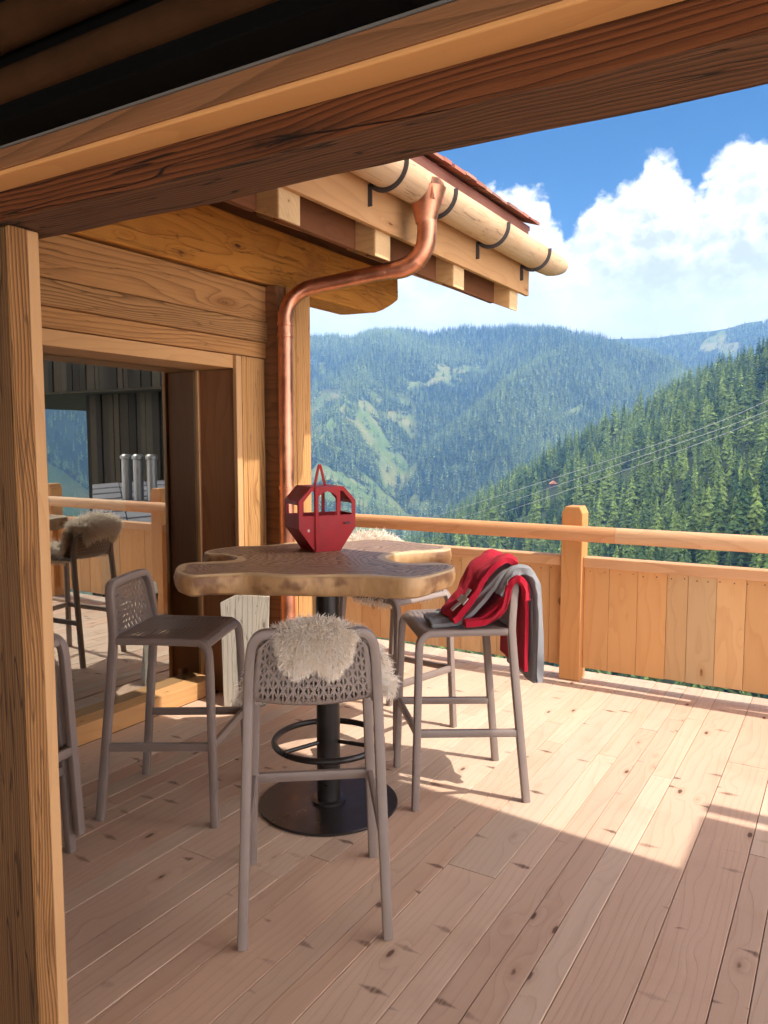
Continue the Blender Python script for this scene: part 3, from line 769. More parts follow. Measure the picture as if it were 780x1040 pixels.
def sheepskin(path, widths, n_str, seed, label, place, loc, rz, length=.040, center=None, wid=.0011):
    """path: (x,z) profile over the stool back; widths: half widths (left,right); strands as ribbons"""
    rg = np.random.default_rng(seed)
    P = spline([(p[0]+(.036 if p[0] < -.12 else 0), 0, p[1]-(.012 if p[1] > .85 else 0)) for p in path], 10); n = len(P)
    WL = spline([(w[0], 0, 0) for w in widths], 10); WR = spline([(w[1], 0, 0) for w in widths], 10)
    sag = 0.012
    nu = 24
    V = np.zeros((n, nu+1, 3))
    for i, p in enumerate(P):
        for j in range(nu+1):
            t_ = -1+2*j/nu
            wv = WL[i].x if t_ > 0 else WR[i].x
            edge = 1 + .10*mnoise.noise(Vector((i*.25, t_*1.2, seed)))
            e = abs(t_)
            V[i, j] = (p.x + .012*mnoise.noise(Vector((i*.3, t_*3, seed+5))), t_*wv*edge, p.z - sag*e*e*2 + .008*mnoise.noise(Vector((i*.3, t_*3, seed+9))))
    vs = [tuple(q) for q in V.reshape(-1, 3)]
    fs = [(i*(nu+1)+j, i*(nu+1)+j+1, (i+1)*(nu+1)+j+1, (i+1)*(nu+1)+j) for i in range(n-1) for j in range(nu)]
    # strands
    du = np.gradient(V, axis=0); dv = np.gradient(V, axis=1)
    Nn = np.cross(dv, du); Nn /= np.linalg.norm(Nn, axis=2, keepdims=True)+1e-9
    # orient normals away from the stool back
    cen = np.array(center)
    flip = np.sum(Nn*(V-cen), axis=2) < 0
    Nn[flip] *= -1
    fi = rg.uniform(0, n-1.001, n_str); fj = rg.uniform(0, nu-.001, n_str)
    # more strands at the borders
    k = rg.random(n_str) < .22; fj[k] = np.where(rg.random(k.sum()) < .5, rg.uniform(0, .6, k.sum()), rg.uniform(nu-.6, nu-.001, k.sum()))
    k = rg.random(n_str) < .10; fi[k] = np.where(rg.random(k.sum()) < .5, rg.uniform(0, .6, k.sum()), rg.uniform(n-1.7, n-1.001, k.sum()))
    i0 = fi.astype(int); j0 = fj.astype(int); a = (fi-i0)[:, None]; b = (fj-j0)[:, None]
    lerp = lambda A: (A[i0, j0]*(1-a)*(1-b)+A[i0+1, j0]*a*(1-b)+A[i0, j0+1]*(1-a)*b+A[i0+1, j0+1]*a*b)
    root = lerp(V); nr = lerp(Nn); nr /= np.linalg.norm(nr, axis=1, keepdims=True)
    tl = lerp(du); tl /= np.linalg.norm(tl, axis=1, keepdims=True)+1e-9
    tv = lerp(dv); tv /= np.linalg.norm(tv, axis=1, keepdims=True)+1e-9
    # locks: neighbouring strands share a lean
    cell = np.floor(root*32).astype(int); h = (cell[:, 0]*73856093 ^ cell[:, 1]*19349663 ^ cell[:, 2]*83492791) & 0xffff
    lt = np.random.default_rng(seed+1).normal(0, .55, (65536, 2))[h]
    out = np.clip((np.abs(fj/nu*2-1)-.7)/.3, 0, 1)*np.sign(fj-nu/2)
    d0 = nr + tl*(lt[:, :1]*.55) + tv*(lt[:, 1:]*.55 + out[:, None]*1.0) + rg.normal(0, .34, (n_str, 3))
    d0 /= np.linalg.norm(d0, axis=1, keepdims=True)
    Ln = length*rg.uniform(.6, 1.25, n_str)[:, None]
    g = np.array([0, 0, -1.0])
    p1 = root + d0*Ln*.4; d1 = d0 + g*.45 + rg.normal(0, .25, (n_str, 3)); d1 /= np.linalg.norm(d1, axis=1, keepdims=True)
    p2 = p1 + d1*Ln*.35; d2 = d1 + g*.6 + rg.normal(0, .45, (n_str, 3)); d2 /= np.linalg.norm(d2, axis=1, keepdims=True)
    p3 = p2 + d2*Ln*.3
    side = np.cross(d0, rg.normal(0, 1, (n_str, 3))); side /= np.linalg.norm(side, axis=1, keepdims=True)
    pts = []
    for p, w in ((root, wid), (p1, wid*1.1), (p2, wid*.9), (p3, wid*.25)):
        pts += [p-side*w, p+side*w]
    SV = np.stack(pts, 1).reshape(-1, 3)
    base = len(vs) + np.arange(n_str)*8
    SF = np.concatenate([np.stack([base+2*k, base+2*k+1, base+2*k+3, base+2*k+2], 1) for k in range(3)])
    me = bpy.data.meshes.new('sheepskin')
    me.from_pydata(vs + SV.tolist(), [], fs + SF.tolist())
    me.materials.append(M['wool']); me.polygons.foreach_set('use_smooth', [True]*len(me.polygons))
    o = bpy.data.objects.new('sheepskin', me); COL.objects.link(o)
    o.location = loc; o.rotation_euler.z = R(rz)
    tag(o, label, 'sheepskin', 'sheepskins on the bar stools')
    return o
sheepskin([(-.280, .925), (-.283, .955), (-.272, .995), (-.244, 1.022), (-.212, 1.0), (-.19, .93), (-.165, .84), (-.10, .80), (.02, .797), (.14, .797)],
          [(.05, .05), (.075, .08), (.082, .092), (.09, .108), (.13, .15), (.17, .215), (.20, .24), (.215, .25), (.21, .235), (.15, .17)],
          60000, 11, 'cream sheepskin over the back of the nearest stool, facing the camera', 0, (-1.539, 2.073, 0), 127.4, center=(-.2, 0, .88))
sheepskin([(-.275, .93), (-.282, .965), (-.272, 1.0), (-.244, 1.022), (-.212, 1.0), (-.19, .93), (-.165, .84), (-.10, .80), (.0, .797), (.08, .795), (.12, .79), (.14, .785)],
          [(.10, .12), (.15, .16), (.17, .175), (.18, .18), (.19, .19), (.20, .20), (.20, .20), (.19, .19), (.19, .19), (.18, .19), (.15, .18), (.1, .15)],
          20000, 23, 'white sunlit sheepskin on the far stool, peeking over the back of the table', 0, (-2.14, 3.63, .02), -13.4, length=.07, center=(-.2, 0, .88), wid=.0022)

# ================================================================== BLANKET
def cloth_mat(name, c0, c1):
    t = NT(name)
    tc = t.node('ShaderNodeTexCoord').outputs['Object']
    n = t.noise(tc, 420., 3, .7); n2 = t.noise(tc, 30., 3, .6)
    t.l.new(t.mix(t.math('ADD', t.math('MULTIPLY', n, .7), t.math('MULTIPLY', n2, .3)), c0, c1), t.bsdf.inputs['Base Color'])
    t.bsdf.inputs['Roughness'].default_value = .95
    t.bsdf.inputs['Specular IOR Level'].default_value = .1
    t.bsdf.inputs['Sheen Weight'].default_value = .08
    b = t.node('ShaderNodeBump', i_Strength=.8, i_Distance=.006); t.l.new(n, b.inputs['Height']); t.l.new(b.outputs[0], t.bsdf.inputs['Normal'])
    return t.mat
M['felt_red'] = cloth_mat('red_felt', (.36, .006, .022), (.56, .018, .045))
M['felt_grey'] = cloth_mat('grey_felt', (.20, .205, .215), (.36, .37, .385))
M['felt_white'] = cloth_mat('white_felt', (.62, .60, .58), (.8, .78, .76))
blk = empty('blanket', stools[2].location, R(220.2)); blk.location.z = 0
tag(blk, 'folded red and grey felt blanket with a white cross draped over the sunlit stool', 'blanket')
def drape(name, path, y0, y1, mat, thick=.012, seed=1, skew=0.0, amp=.01, nv=26, skewend=None):
    """cloth band following a profile path (x,z) in the stool's plane between y0 and y1"""
    P = spline([(p[0]+.036*min(1, max(0, (.02-p[0])/.12)), 0, p[1]-.035*min(1, max(0, (p[1]-.85)/.12))) for p in path], 8); n = len(P); vs = []; fs = []
    for i, p in enumerate(P):
        s_ = i/(n-1)
        t_ = (P[min(i+1, n-1)]-P[max(i-1, 0)]).normalized(); nr = Vector((-t_.z, 0, t_.x))
        a0 = y0[0]+(y0[1]-y0[0])*s_; a1 = y1[0]+(y1[1]-y1[0])*s_
        for j in range(nv+1):
            v = j/nv; y = a0+(a1-a0)*v
            w = amp*mnoise.noise(Vector((s_*3.1, v*4.2, seed))) + amp*.5*mnoise.noise(Vector((s_*8, v*9, seed+3)))
            w += amp*.6*math.sin(v*9+seed+s_*2) + amp*.28*mnoise.noise(Vector((s_*21, v*17, seed+6)))
            e = nr*w
            vs.append((p.x+e.x+skew*(v-.5), y+.012*mnoise.noise(Vector((s_*4, seed, 2))), p.z+e.z))
    for i in range(n-1):
        for j in range(nv): a = i*(nv+1)+j; fs.append((a, a+1, a+nv+2, a+nv+1))
    q = MB(); q.add(vs, fs)
    o = q.build(name, mat, blk, smooth=True)
    s = o.modifiers.new('thick', 'SOLIDIFY'); s.thickness = thick; s.offset = 0
    b = o.modifiers.new('soft', 'BEVEL'); b.width = thick*.42; b.segments = 2; b.limit_method = 'ANGLE'; b.angle_limit = R(50)
    ss = o.modifiers.new('sub', 'SUBSURF'); ss.levels = 1; ss.render_levels = 1
    return o
# stool local: x forward, y to its left; the camera sees the stool's left (+y is nearer? rear-near leg is at +y)
# inner red layer over the back, hanging inside
drape('red_fold', [(-.02, .80), (-.09, .825), (-.16, .885), (-.205, .975), (-.235, 1.022), (-.268, 1.0), (-.283, .9), (-.29, .75), (-.290, .575)], (-.17, -.17), (.205, .19), M['felt_red'], .016, 2, amp=.006)
# outer grey layer, front tongue on the seat to rear hem
drape('grey_outer', [(.165, .792), (.10, .798), (.03, .815), (-.06, .875), (-.13, .965), (-.19, 1.035), (-.245, 1.062), (-.30, 1.035), (-.322, .95), (-.33, .80), (-.335, .65), (-.338, .515)], (-.02, -.19), (.16, .175), M['felt_grey'], .02, 5, amp=.008)
# outermost red flap over the top and front
drape('red_flap', [(.075, .812), (.05, .835), (-.01, .90), (-.06, .965), (-.12, 1.04), (-.18, 1.085), (-.225, 1.095), (-.26, 1.082)], (-.03, -.17), (.212, .135), M['felt_red'], .026, 8, amp=.013)
# rolled near edge, grey side out, and the red fold beside the leg
drape('grey_roll', [(-.165, .955), (-.185, .995), (-.205, 1.03), (-.24, 1.062), (-.285, 1.06), (-.322, 1.02), (-.335, .93), (-.342, .8), (-.345, .62), (-.345, .53)], (.15, .09), (.218, .212), M['felt_grey'], .030, 12, amp=.008)
drape('red_lapel', [(.03, .805), (-.05, .808), (-.12, .822), (-.165, .86), (-.185, .93), (-.20, 1.0), (-.235, 1.03), (-.268, 1.0), (-.278, .92)], (.165, .19), (.226, .224), M['felt_red'], .026, 14, amp=.006)
# white cross on the red flap
def cross():
    q = MB()
    P = spline([(p[0], 0, p[1]) for p in [(.05+.012, .835), (-.01+.012, .90), (-.06+.012, .965), (-.12+.012, 1.04)]], 10)
    def on(s_, y):
        k = s_*(len(P)-1); i = min(int(k), len(P)-2); f = k-i
        p = P[i].lerp(P[i+1], f); t_ = (P[i+1]-P[i]).normalized(); nr = Vector((-t_.z, 0, t_.x))
        d_ = .036*min(1, max(0, (.02-p.x)/.12)); return Vector((p.x+d_, y, p.z-.035*min(1, max(0, (p.z-.85)/.12)))) - nr*.021
    for (s0, s1, y0, y1) in ((.03, .66, .125, .160), (.24, .44, .085, .125), (.24, .44, .160, .195)):
        g = [[on(s0+(s1-s0)*i/6, y0+(y1-y0)*j/3) for j in range(4)] for i in range(7)]
        vs = [p for r_ in g for p in r_]
        q.add(vs, [(i*4+j, i*4+j+1, (i+1)*4+j+1, (i+1)*4+j) for i in range(6) for j in range(3)])
    o = q.build('white_cross', M['felt_white'], blk, smooth=True); s = o.modifiers.new('thick', 'SOLIDIFY'); s.thickness = .004; s.offset = 0
cross()

# ================================================================== RED GONDOLA LANTERN
gd = empty('gondola_lantern', (-2.1405, 3.0325, ZT+.001), math.atan2(.75, .66)+R(9.5))
gd.location = (-2.222, 3.065, ZT+.001)
tag(gd, 'red metal cable car cabin lantern standing on the walnut slab', 'lantern')
# local: x along the front face, y = away from the viewer (depth), z up
HB, HM1, HM2, HT = 0.0, .112, .245, .312
WB, WM, WT = .066, .146, .084
DP = .098
oct_ = [(-WB, HB), (WB, HB), (WM, HM1), (WM, HM2), (WT, HT), (-WT, HT), (-WM, HM2), (-WM, HM1)]
def plate(name, pieces, yv, t_=.003, mat=M['red']):
    q = MB()
    for pts in pieces: q.prism([(a, yv, b) for a, b in pts], (0, t_, 0))
    return q.build(name, mat, gd)
def face_pieces():
    zc = .174                               # window sill height
    def xo(z):
        if z < HM1: return WB + (WM-WB)*z/HM1
        if z < HM2: return WM
        return WM + (WT-WM)*(z-HM2)/(HT-HM2)
    P = []
    P.append([(-WB, 0), (WB, 0), (WM, HM1), (WM, zc), (-WM, zc), (-WM, HM1)])                # solid lower part
    P.append([(-xo(.290), .290), (xo(.290), .290), (WT, HT), (-WT, HT)])                     # top band
    for s in (1, -1):                                                                        # side stiles follow the octagon
        P.append([(s*(WM-.020), zc), (s*WM, zc), (s*WM, HM2), (s*(WM-.020), HM2-.008)])
        P.append([(s*(WM-.020), HM2-.008), (s*WM, HM2), (s*xo(.290), .290), (s*(xo(.290)-.024), .290)])
    P.append([(-.070, zc), (-.048, zc), (-.048, .290), (-.070, .290)])                       # door stiles
    P.append([(.048, zc), (.066, zc), (.066, .290), (.048, .290)])
    for s in (1, -1):                                                                        # rounded door window head
        arc = [(s*.049, .290), (s*.049, .250)] + [(s*.049*math.cos(a), .250+.036*math.sin(a)) for a in np.linspace(.15, 1.45, 8)] + [(s*.002, .290)]
        P.append(arc)
    return P
fp = face_pieces()
plate('front_panel', fp, -DP); plate('rear_panel', fp, DP-.003)
def quadpanel(name, a, b, openz=None):
    """panel between outline points a and b, running the depth"""
    q = MB(); A = Vector((a[0], -DP+.003, a[1])); B = Vector((b[0], -DP+.003, b[1])); d = Vector((0, 2*DP-.006, 0))
    inn = Vector((-(B-A).z, 0, (B-A).x)).normalized()*-.003
    if inn.dot(Vector((-(A.x+B.x)/2, 0, .156-(A.z+B.z)/2))) < 0: inn = -inn
    if openz is None: q.prism([A, B, B+d, A+d], inn)
    else:
        lo, hi = (A, B) if A.z < B.z else (B, A)
        at_ = lambda z: lo + (hi-lo)*((z-lo.z)/(hi.z-lo.z))
        z0, z1 = openz
        q.prism([lo, at_(z0), at_(z0)+d, lo+d], inn); q.prism([at_(z1), hi, hi+d, at_(z1)+d], inn)
        for u0, u1 in ((0, .1), (.9, 1)): q.prism([at_(z0)+d*u0, at_(z1)+d*u0, at_(z1)+d*u1, at_(z0)+d*u1], inn)
    return q.build(name, M['red'], gd)
quadpanel('bottom', oct_[0], oct_[1])
for s in (1, -1):
    quadpanel('lower_side', (s*WB, HB), (s*WM, HM1))
    quadpanel('side_window', (s*WM, HM1), (s*WM, HM2), (.178, .226))
    quadpanel('upper_side', (s*WM, HM2), (s*WT, HT))
quadpanel('roof', oct_[5], oct_[4])
q = MB(); q.sweep([(-.058, -DP-.004, .004), (-.058, -DP-.004, .309)], .009, .005, ref=(0, 1, 0), n=8, sq=.5); q.build('door_post', M['red'], gd)
q = MB(); q.sweep(spline([(.086, -DP-.001, .132), (.084, -DP-.012, .136), (.098, -DP-.014, .134), (.112, -DP-.012, .138), (.112, -DP-.001, .134)], 4), .0035, n=8); q.build('handle', M['bracket'], gd, smooth=True)
for cx_, cz_ in ((-.098, .105), ):
    q = MB(); q.prism([(cx_+r_*math.cos(a)*.8, -DP-.0006, cz_+r_*math.sin(a)) for a, r_ in [(i*math.pi/5+.5, .011 if i % 2 else .004) for i in range(10)]], (0, .0004, 0)); q.build('star_mark', M['felt_white'], gd)
for s in (1, -1):
    q = MB(); q.sweep([(s*.028, 0, HT-.003), (s*.005, 0, HT+.095), (0, 0, HT+.102)], .0065, .004, ref=(0, 1, 0), n=8, sq=.5); q.build('hanger', M['red'], gd)

# ================================================================== LEANING GREY PLANK
gp = MB()
A = Vector((-3.17, 3.375, 0)); dirw = Vector((.82, .57, 0)).normalized(); back = Vector((-.57, .82, 0))
def PQ(u, z): return A + dirw*u + Vector((0, 0, z)) + back*(z*.10)
gp.prism([PQ(.0, 0), PQ(.255, 0), PQ(.275, .655), PQ(.09, .672), PQ(-.02, .62)], back*.03)
o = gp.build('weathered_plank', M['greyboard'], bevel=.004)
tag(o, 'short grey weathered plank with a clipped corner leaning at the door jamb', 'plank')

# ================================================================== NEIGHBOUR CHALET (seen in the glass)
nb = empty('neighbour_chalet', (8, 13, 0)); nb.location = (0, 0, 0)
tag(nb, 'dark timber chalet with slate roof and steel flues, mirrored in the glass door', 'chalet')
q = MB(); q.box((3.2, 12.0, -6), (8.40, 18, 2.7)); q.box((3.2, 11.4, 2.701), (16, 18, 9))
xx = 3.2
while xx < 8.2:
    w_ = rnd.uniform(.14, .30); q.box((xx, 11.93+rnd.uniform(0, .05), -3), (min(xx+w_-.02, 8.45), 11.999, 2.69)); xx += w_
xx = 3.2
while xx < 15.8:
    w_ = rnd.uniform(.14, .30); q.box((xx, 11.33+rnd.uniform(0, .05), 2.75), (xx+w_-.02, 11.399, 9)); xx += w_
q.build('wall', M['slab_end'], nb)
O_ = Vector((1.80, 6.9, 0)); av = Vector((math.sin(R(51.7)), math.cos(R(51.7)), 0)); au = Vector((-av.y, av.x, 0)); zv = Vector((0, 0, 1))
def RP(u, v, dz=0.0): return O_ + au*u + av*v + zv*(.22 + .10*v + .045*u + dz)
q = MB()
for i in range(8):
    for j in range(6):
        u0, v0 = j*.5, i*.62
        q.prism([RP(u0, v0, .05), RP(u0+.48, v0, .06), RP(u0+.48, v0+.66, .035), RP(u0, v0+.66, .025)], (0, 0, .025))
rf = q.build('roof', M['slate'], nb)
q = MB(); q.prism([RP(.1, .1), RP(2.9, .1), RP(2.9, 4.9), RP(.1, 4.9)], (0, 0, -5)); q.build('wall', M['slab_end'], nb)
for (cx, cy) in ((3.79, 9.2), (3.50, 9.2), (3.22, 9.25)):
    q = MB(); q.lathe([(.085, .3), (.085, 1.30), (.105, 1.31), (.105, 1.36), (.07, 1.39)], (cx, cy, 0), 20); q.build('flue', M['flue'], rf, smooth=True)

# ================================================================== TERRAIN
rng = np.random.default_rng(5)
PERM = rng.random((256, 256))
def vnoise(x, y):
    xi = np.floor(x).astype(int); yi = np.floor(y).astype(int); fx = x-xi; fy = y-yi
    fx = fx*fx*(3-2*fx); fy = fy*fy*(3-2*fy)
    g = lambda a, b: PERM[a % 256, b % 256]
    return (g(xi, yi)*(1-fx)+g(xi+1, yi)*fx)*(1-fy)+(g(xi, yi+1)*(1-fx)+g(xi+1, yi+1)*fx)*fy
def fbm(x, y, o=5):
    s = 0; a = .5
    for k in range(o): s = s + a*(vnoise(x, y)-.5); x = x*2.03+17.1; y = y*2.03+9.7; a *= .5
    return s
def sstep(a, b, x):
    t_ = np.clip((x-a)/(b-a), 0, 1); return t_*t_*(3-2*t_)
VAL = -165.0
def near_hill(X, Y):
    r = np.hypot(X, Y)
    pl = -80 + .55*X + .30*Y
    rl = np.interp(X, [-520, -420, -308, -167, -44, 150, 400], [600, 625, 640, 600, 522, 520, 560])  # ridge distance
    over = np.clip(r-rl, 0, None)
    pl = pl - .0016*over**2*1.0 - .12*over
    pl = pl - .95*np.clip(X-18, 0, None)
    pl = pl + 26*fbm(X/95+3, Y/95, 4)*sstep(120, 300, r) + 14*fbm(X/40+9, Y/40, 3)*sstep(120, 300, r)
    return np.maximum(pl, VAL-60) 
def far_hill(X, Y):
    r = np.hypot(X, Y); az = np.degrees(np.arctan2(X, Y))
    # main slope
    rt = np.interp(az, [-180, -60, -36, -22, -16, -10.5, -6, 0, 20, 40, 180], [2100, 2100, 2050, 2000, 1930, 1760, 1650, 1650, 1800, 1850, 2100])
    el = np.interp(az, [-180, -75, -50, -36, -30, -22, -16, -10.5, -8, -4, 5, 20, 40, 55, 75, 180], [3, 6, 8.0, 7.7, 7.9, 8.2, 7.3, 5.4, 4.2, 2.8, 2.5, 4, 8, 9, 7, 3])
    top = rt*np.tan(np.radians(el + .9*fbm(az/3.1, az*0+.3, 4) + .5*fbm(az/.9, az*0+7.3, 3)))
    r0 = 860.0
    s = np.clip((r-r0)/(rt-r0), 0, 1.0)
    w = az*24 + 700*fbm(X/700+1.7, Y/900+4.2, 3)
    rid = 1-np.abs(2*((w/330.0) % 1)-1)
    z1 = VAL + (top-VAL)*(s**1.12)
    z1 = z1 + (125*(rid-.5)*np.sin(np.pi*np.clip(s, 0, 1))**.8) + 95*fbm(X/320, Y/320, 5)*np.sin(np.pi*np.clip(s, .0, 1))
    z1 = np.where(r > rt, top - (r-rt)*.35 + 0*r, z1)
    # second, higher slope behind
    t2 = 2550*np.tan(np.radians(np.interp(az, [-60, -30, -12, -4, 10, 60], [7, 7.6, 7.4, 7.8, 8.4, 8])))
    z2 = VAL + (t2-VAL)*np.clip((r-1900)/(2550-1900), 0, 1)**1.0 + 160*fbm(X/700+8, Y/700, 5)
    z2 = np.where(r > 2550, t2-(r-2550)*.4, z2); z2 = np.where(np.abs(az) > 80, VAL, z2)
    z1 = np.where(np.abs(az) > 85, VAL+60*fbm(X/400, Y/400, 4), z1)
    return np.maximum(z1, z2)
def ground(X, Y):
    r = np.hypot(X, Y)
    base = np.maximum(-3.2 - .38*np.clip(r-3, 0, None), near_hill(X, Y))
    # near the house a steep meadow bank, then the hill
    a = sstep(40, 130, r)
    near = (-3.2 - .30*np.clip(r-4, 0, 140))*(1-a) + near_hill(X, Y)*a
    f = sstep(740, 880, r)
    z = np.maximum(near, VAL-60)*(1-f) + far_hill(X, Y)*f
    return np.where(r < 760, np.maximum(near, VAL + 20*fbm(X/200, Y/200, 4)), np.maximum(z, np.where(r < 880, VAL+0*r, -9e9)))
CY, SY, CP, SP = math.cos(R(31.184)), math.sin(R(31.184)), math.cos(R(5.0957)), math.sin(R(5.0957))
def project(X, Y, Z):
    """photo coordinates of points: only used to lay meadows and pick trees in view"""
    f = (-SY*X + CY*Y); rr = CY*X + SY*Y; zz = Z-1.58
    w = f*CP - zz*SP; u = f*SP + zz*CP
    w = np.where(np.abs(w) < 1e-3, 1e-3, w)
    return 390+785*rr/w, 520-785*u/w, w
azs = np.concatenate([np.linspace(-180, -72, 40, endpoint=False), np.linspace(-72, -50, 50, endpoint=False), np.linspace(-50, 8, 420, endpoint=False), np.linspace(8, 75, 140, endpoint=False), np.linspace(75, 180, 40)])
rs = np.concatenate([np.geomspace(1.0, 170, 40, endpoint=False), np.linspace(170, 760, 90, endpoint=False), np.linspace(760, 2150, 190, endpoint=False), np.linspace(2150, 2750, 40)])
AZ, RR = np.meshgrid(np.radians(azs), rs)
RR = RR*np.interp(np.degrees(AZ), [-180, -90, -70, -52, 10, 30, 62, 80, 100, 180], [.12, .12, .45, 1, 1, .7, .7, .4, .12, .12])
GX = RR*np.sin(AZ); GY = RR*np.cos(AZ); GZ_ = ground(GX, GY)
U, Vp, Wd = project(GX, GY, GZ_)
def meadow(X, Y, Z):
    """1 where open grass, 0 where forest"""
    u, v, w = project(X, Y, Z); r = np.hypot(X, Y)
    jx = 34*fbm(X/70, Y/70, 4)*2; jy = 15*fbm(X/50+5, Y/50, 4)*2
    def ell(cx, cy, ax, ay, rot=0.0):
        c, s = math.cos(R(rot)), math.sin(R(rot)); dx = u-cx+jx; dy = v-cy+jy
        return 1-sstep(.75, 1.05, np.hypot((dx*c+dy*s)/ax, (-dx*s+dy*c)/ay))
    m_ = np.zeros_like(u)
    for e in ((452, 386, 34, 8, -16), (489, 373, 15, 5, 0), (352, 410, 20, 6, 25), (378, 430, 18, 5, 30), (330, 376, 16, 4, 0), (340, 452, 24, 4, 12), (395, 485, 9, 22, -10), (350, 505, 26, 10, 10),
              (428, 508, 12, 12, 0), (730, 351, 26, 9, 15), (590, 372, 10, 3, 0), (660, 334, 16, 3, 0), (470, 472, 10, 5, 20), (580, 418, 12, 3, 0), (330, 500, 14, 8, 0)):
        m_ = np.maximum(m_, ell(*e))
    zone = sstep(455, 385, u)*sstep(375, 420, v)*(r > 700)*(w > 0)
    m_ = np.maximum(m_, zone*sstep(.01, .05, fbm(X/75+11, Y/75+3, 4)))
    az = np.degrees(np.arctan2(X, Y))
    refl = (az > 35) & (r > 850)
    m_ = np.where(refl, sstep(.02, .09, fbm(X/260+2, Y/260, 4)+.13-.12*sstep(60, 180, Z)), m_)
    m_ = np.where((r < 800) & (u < 1100), 0, m_)
    m_ = np.where(w < 0, np.where(refl, m_, 0), m_)
    m_ = np.where(r < 60, 1, m_)
    return m_
MD = meadow(GX, GY, GZ_)
nr_, na_ = GX.shape
verts = np.stack([GX, GY, GZ_], -1).reshape(-1, 3)
ii, jj = np.meshgrid(np.arange(nr_-1), np.arange(na_-1), indexing='ij')
b0 = (ii*na_+jj).ravel()
faces = np.stack([b0, b0+na_, b0+na_+1, b0+1], 1)
def np_mesh(name, v, f, k):
    me = bpy.data.meshes.new(name)
    me.vertices.add(len(v)); me.vertices.foreach_set('co', np.ascontiguousarray(v, dtype=np.float32).ravel())
    me.loops.add(f.size); me.loops.foreach_set('vertex_index', np.ascontiguousarray(f, dtype=np.int32).ravel())
    me.polygons.add(len(f)); me.polygons.foreach_set('loop_start', np.arange(0, f.size, k, dtype=np.int32))
    me.update(calc_edges=True); me.validate()
    return me
me = np_mesh('hills', verts, faces, 4)
at_ = me.attributes.new('meadow', 'FLOAT', 'POINT'); at_.data.foreach_set('value', MD.ravel().astype(np.float32))
me.polygons.foreach_set('use_smooth', [True]*len(me.polygons))
def hill_mat():
    t = NT('hill_ground')
    tc = t.node('ShaderNodeTexCoord').outputs['Object']
    md = t.node('ShaderNodeAttribute', attribute_name='meadow').outputs['Fac']
    n1 = t.noise(tc, .012, 5, .6); n2 = t.noise(tc, .15, 5, .65); n3 = t.noise(tc, .004, 3, .5)
    grass = t.mix(t.ramp(n1, .4, .62), (.085, .13, .032), (.175, .165, .06))
    grass = t.mix(t.ramp(n2, .35, .65, 0, .5), grass, (.06, .085, .028))
    wood_ = t.mix(n2, (.018, .03, .012), (.045, .06, .025))
    t.l.new(t.mix(t.ramp(md, .35, .65), wood_, grass), t.bsdf.inputs['Base Color'])
    t.bsdf.inputs['Roughness'].default_value = .95; t.bsdf.inputs['Specular IOR Level'].default_value = .1
    return t.mat
me.materials.append(hill_mat())
hl = bpy.data.objects.new('hills', me); COL.objects.link(hl)
tag(hl, 'forested valley sides and far mountain slope', 'hills', kind='structure')

# ================================================================== CONIFERS
def conifer(seed, nb, side=True, full=.2, larch=False):
    """one conifer of height 1: trunk and irregular drooping sprays with gaps; returns verts, tris"""
    rg = np.random.default_rng(seed); V = []; F = []
    def tri(a, b, c):
        n0 = len(V); V.extend([tuple(a), tuple(b), tuple(c)]); F.append((n0, n0+1, n0+2))
    for j in range(4):
        a0, a1 = j*math.pi/2, (j+1)*math.pi/2; r_ = .012
        tri((r_*math.cos(a0), r_*math.sin(a0), -.06), (r_*math.cos(a1), r_*math.sin(a1), -.06), (0, 0, .93))
    ph = rg.uniform(0, 6.28, 4)
    for i in range(nb):
        t_ = (i+rg.random())/nb; t_ = t_**1.15
        z = .05 + .92*t_; a = i*2.39996 + rg.normal(0, .35)
        rad = full*((1-t_)**.78)*(1+.22*math.sin(t_*23+ph[0]+2*math.sin(a+ph[1]))+.14*math.sin(2*a+ph[2]+t_*9)) + .014
        if t_ < .12: rad *= .55+t_*3.7
        L = rad*rg.uniform(.55, 1.18); dr = L*(rg.uniform(.05, .4) if larch else rg.uniform(.2, .75))
        hw = rg.uniform(.28, .5)*L*(.8 if larch else 1) + .006
        ca, sa = math.cos(a), math.sin(a)
        p0 = np.array([0, 0, z+.045*(1-t_)+.01]); tip = np.array([L*ca, L*sa, z-dr])
        md = p0*.42+tip*.58
        m1 = md+np.array([-hw*sa, hw*ca, -hw*.3]); m2 = md+np.array([hw*sa, -hw*ca, -hw*.3])
        tri(p0, m1, tip); tri(p0, tip, m2)
        if side:
            for w_ in (.4, .72):
                q0 = p0*(1-w_)+tip*w_
                for sg_ in (1, -1):
                    e = q0 + np.array([-sg_*sa*hw*1.3+ca*L*.2, sg_*ca*hw*1.3+sa*L*.2, -dr*.3-.012])*rg.uniform(.7, 1.2)
                    tri(q0 + np.array([0, 0, .014]), e, q0+np.array([ca*L*.22, sa*L*.22, -.022]))
    tri((.01, 0, .95), (-.006, .008, .95), (0, 0, 1.0)); tri((-.01, 0, .95), (.006, -.008, .95), (0, 0, 1.0))
    return np.array(V), np.array(F)
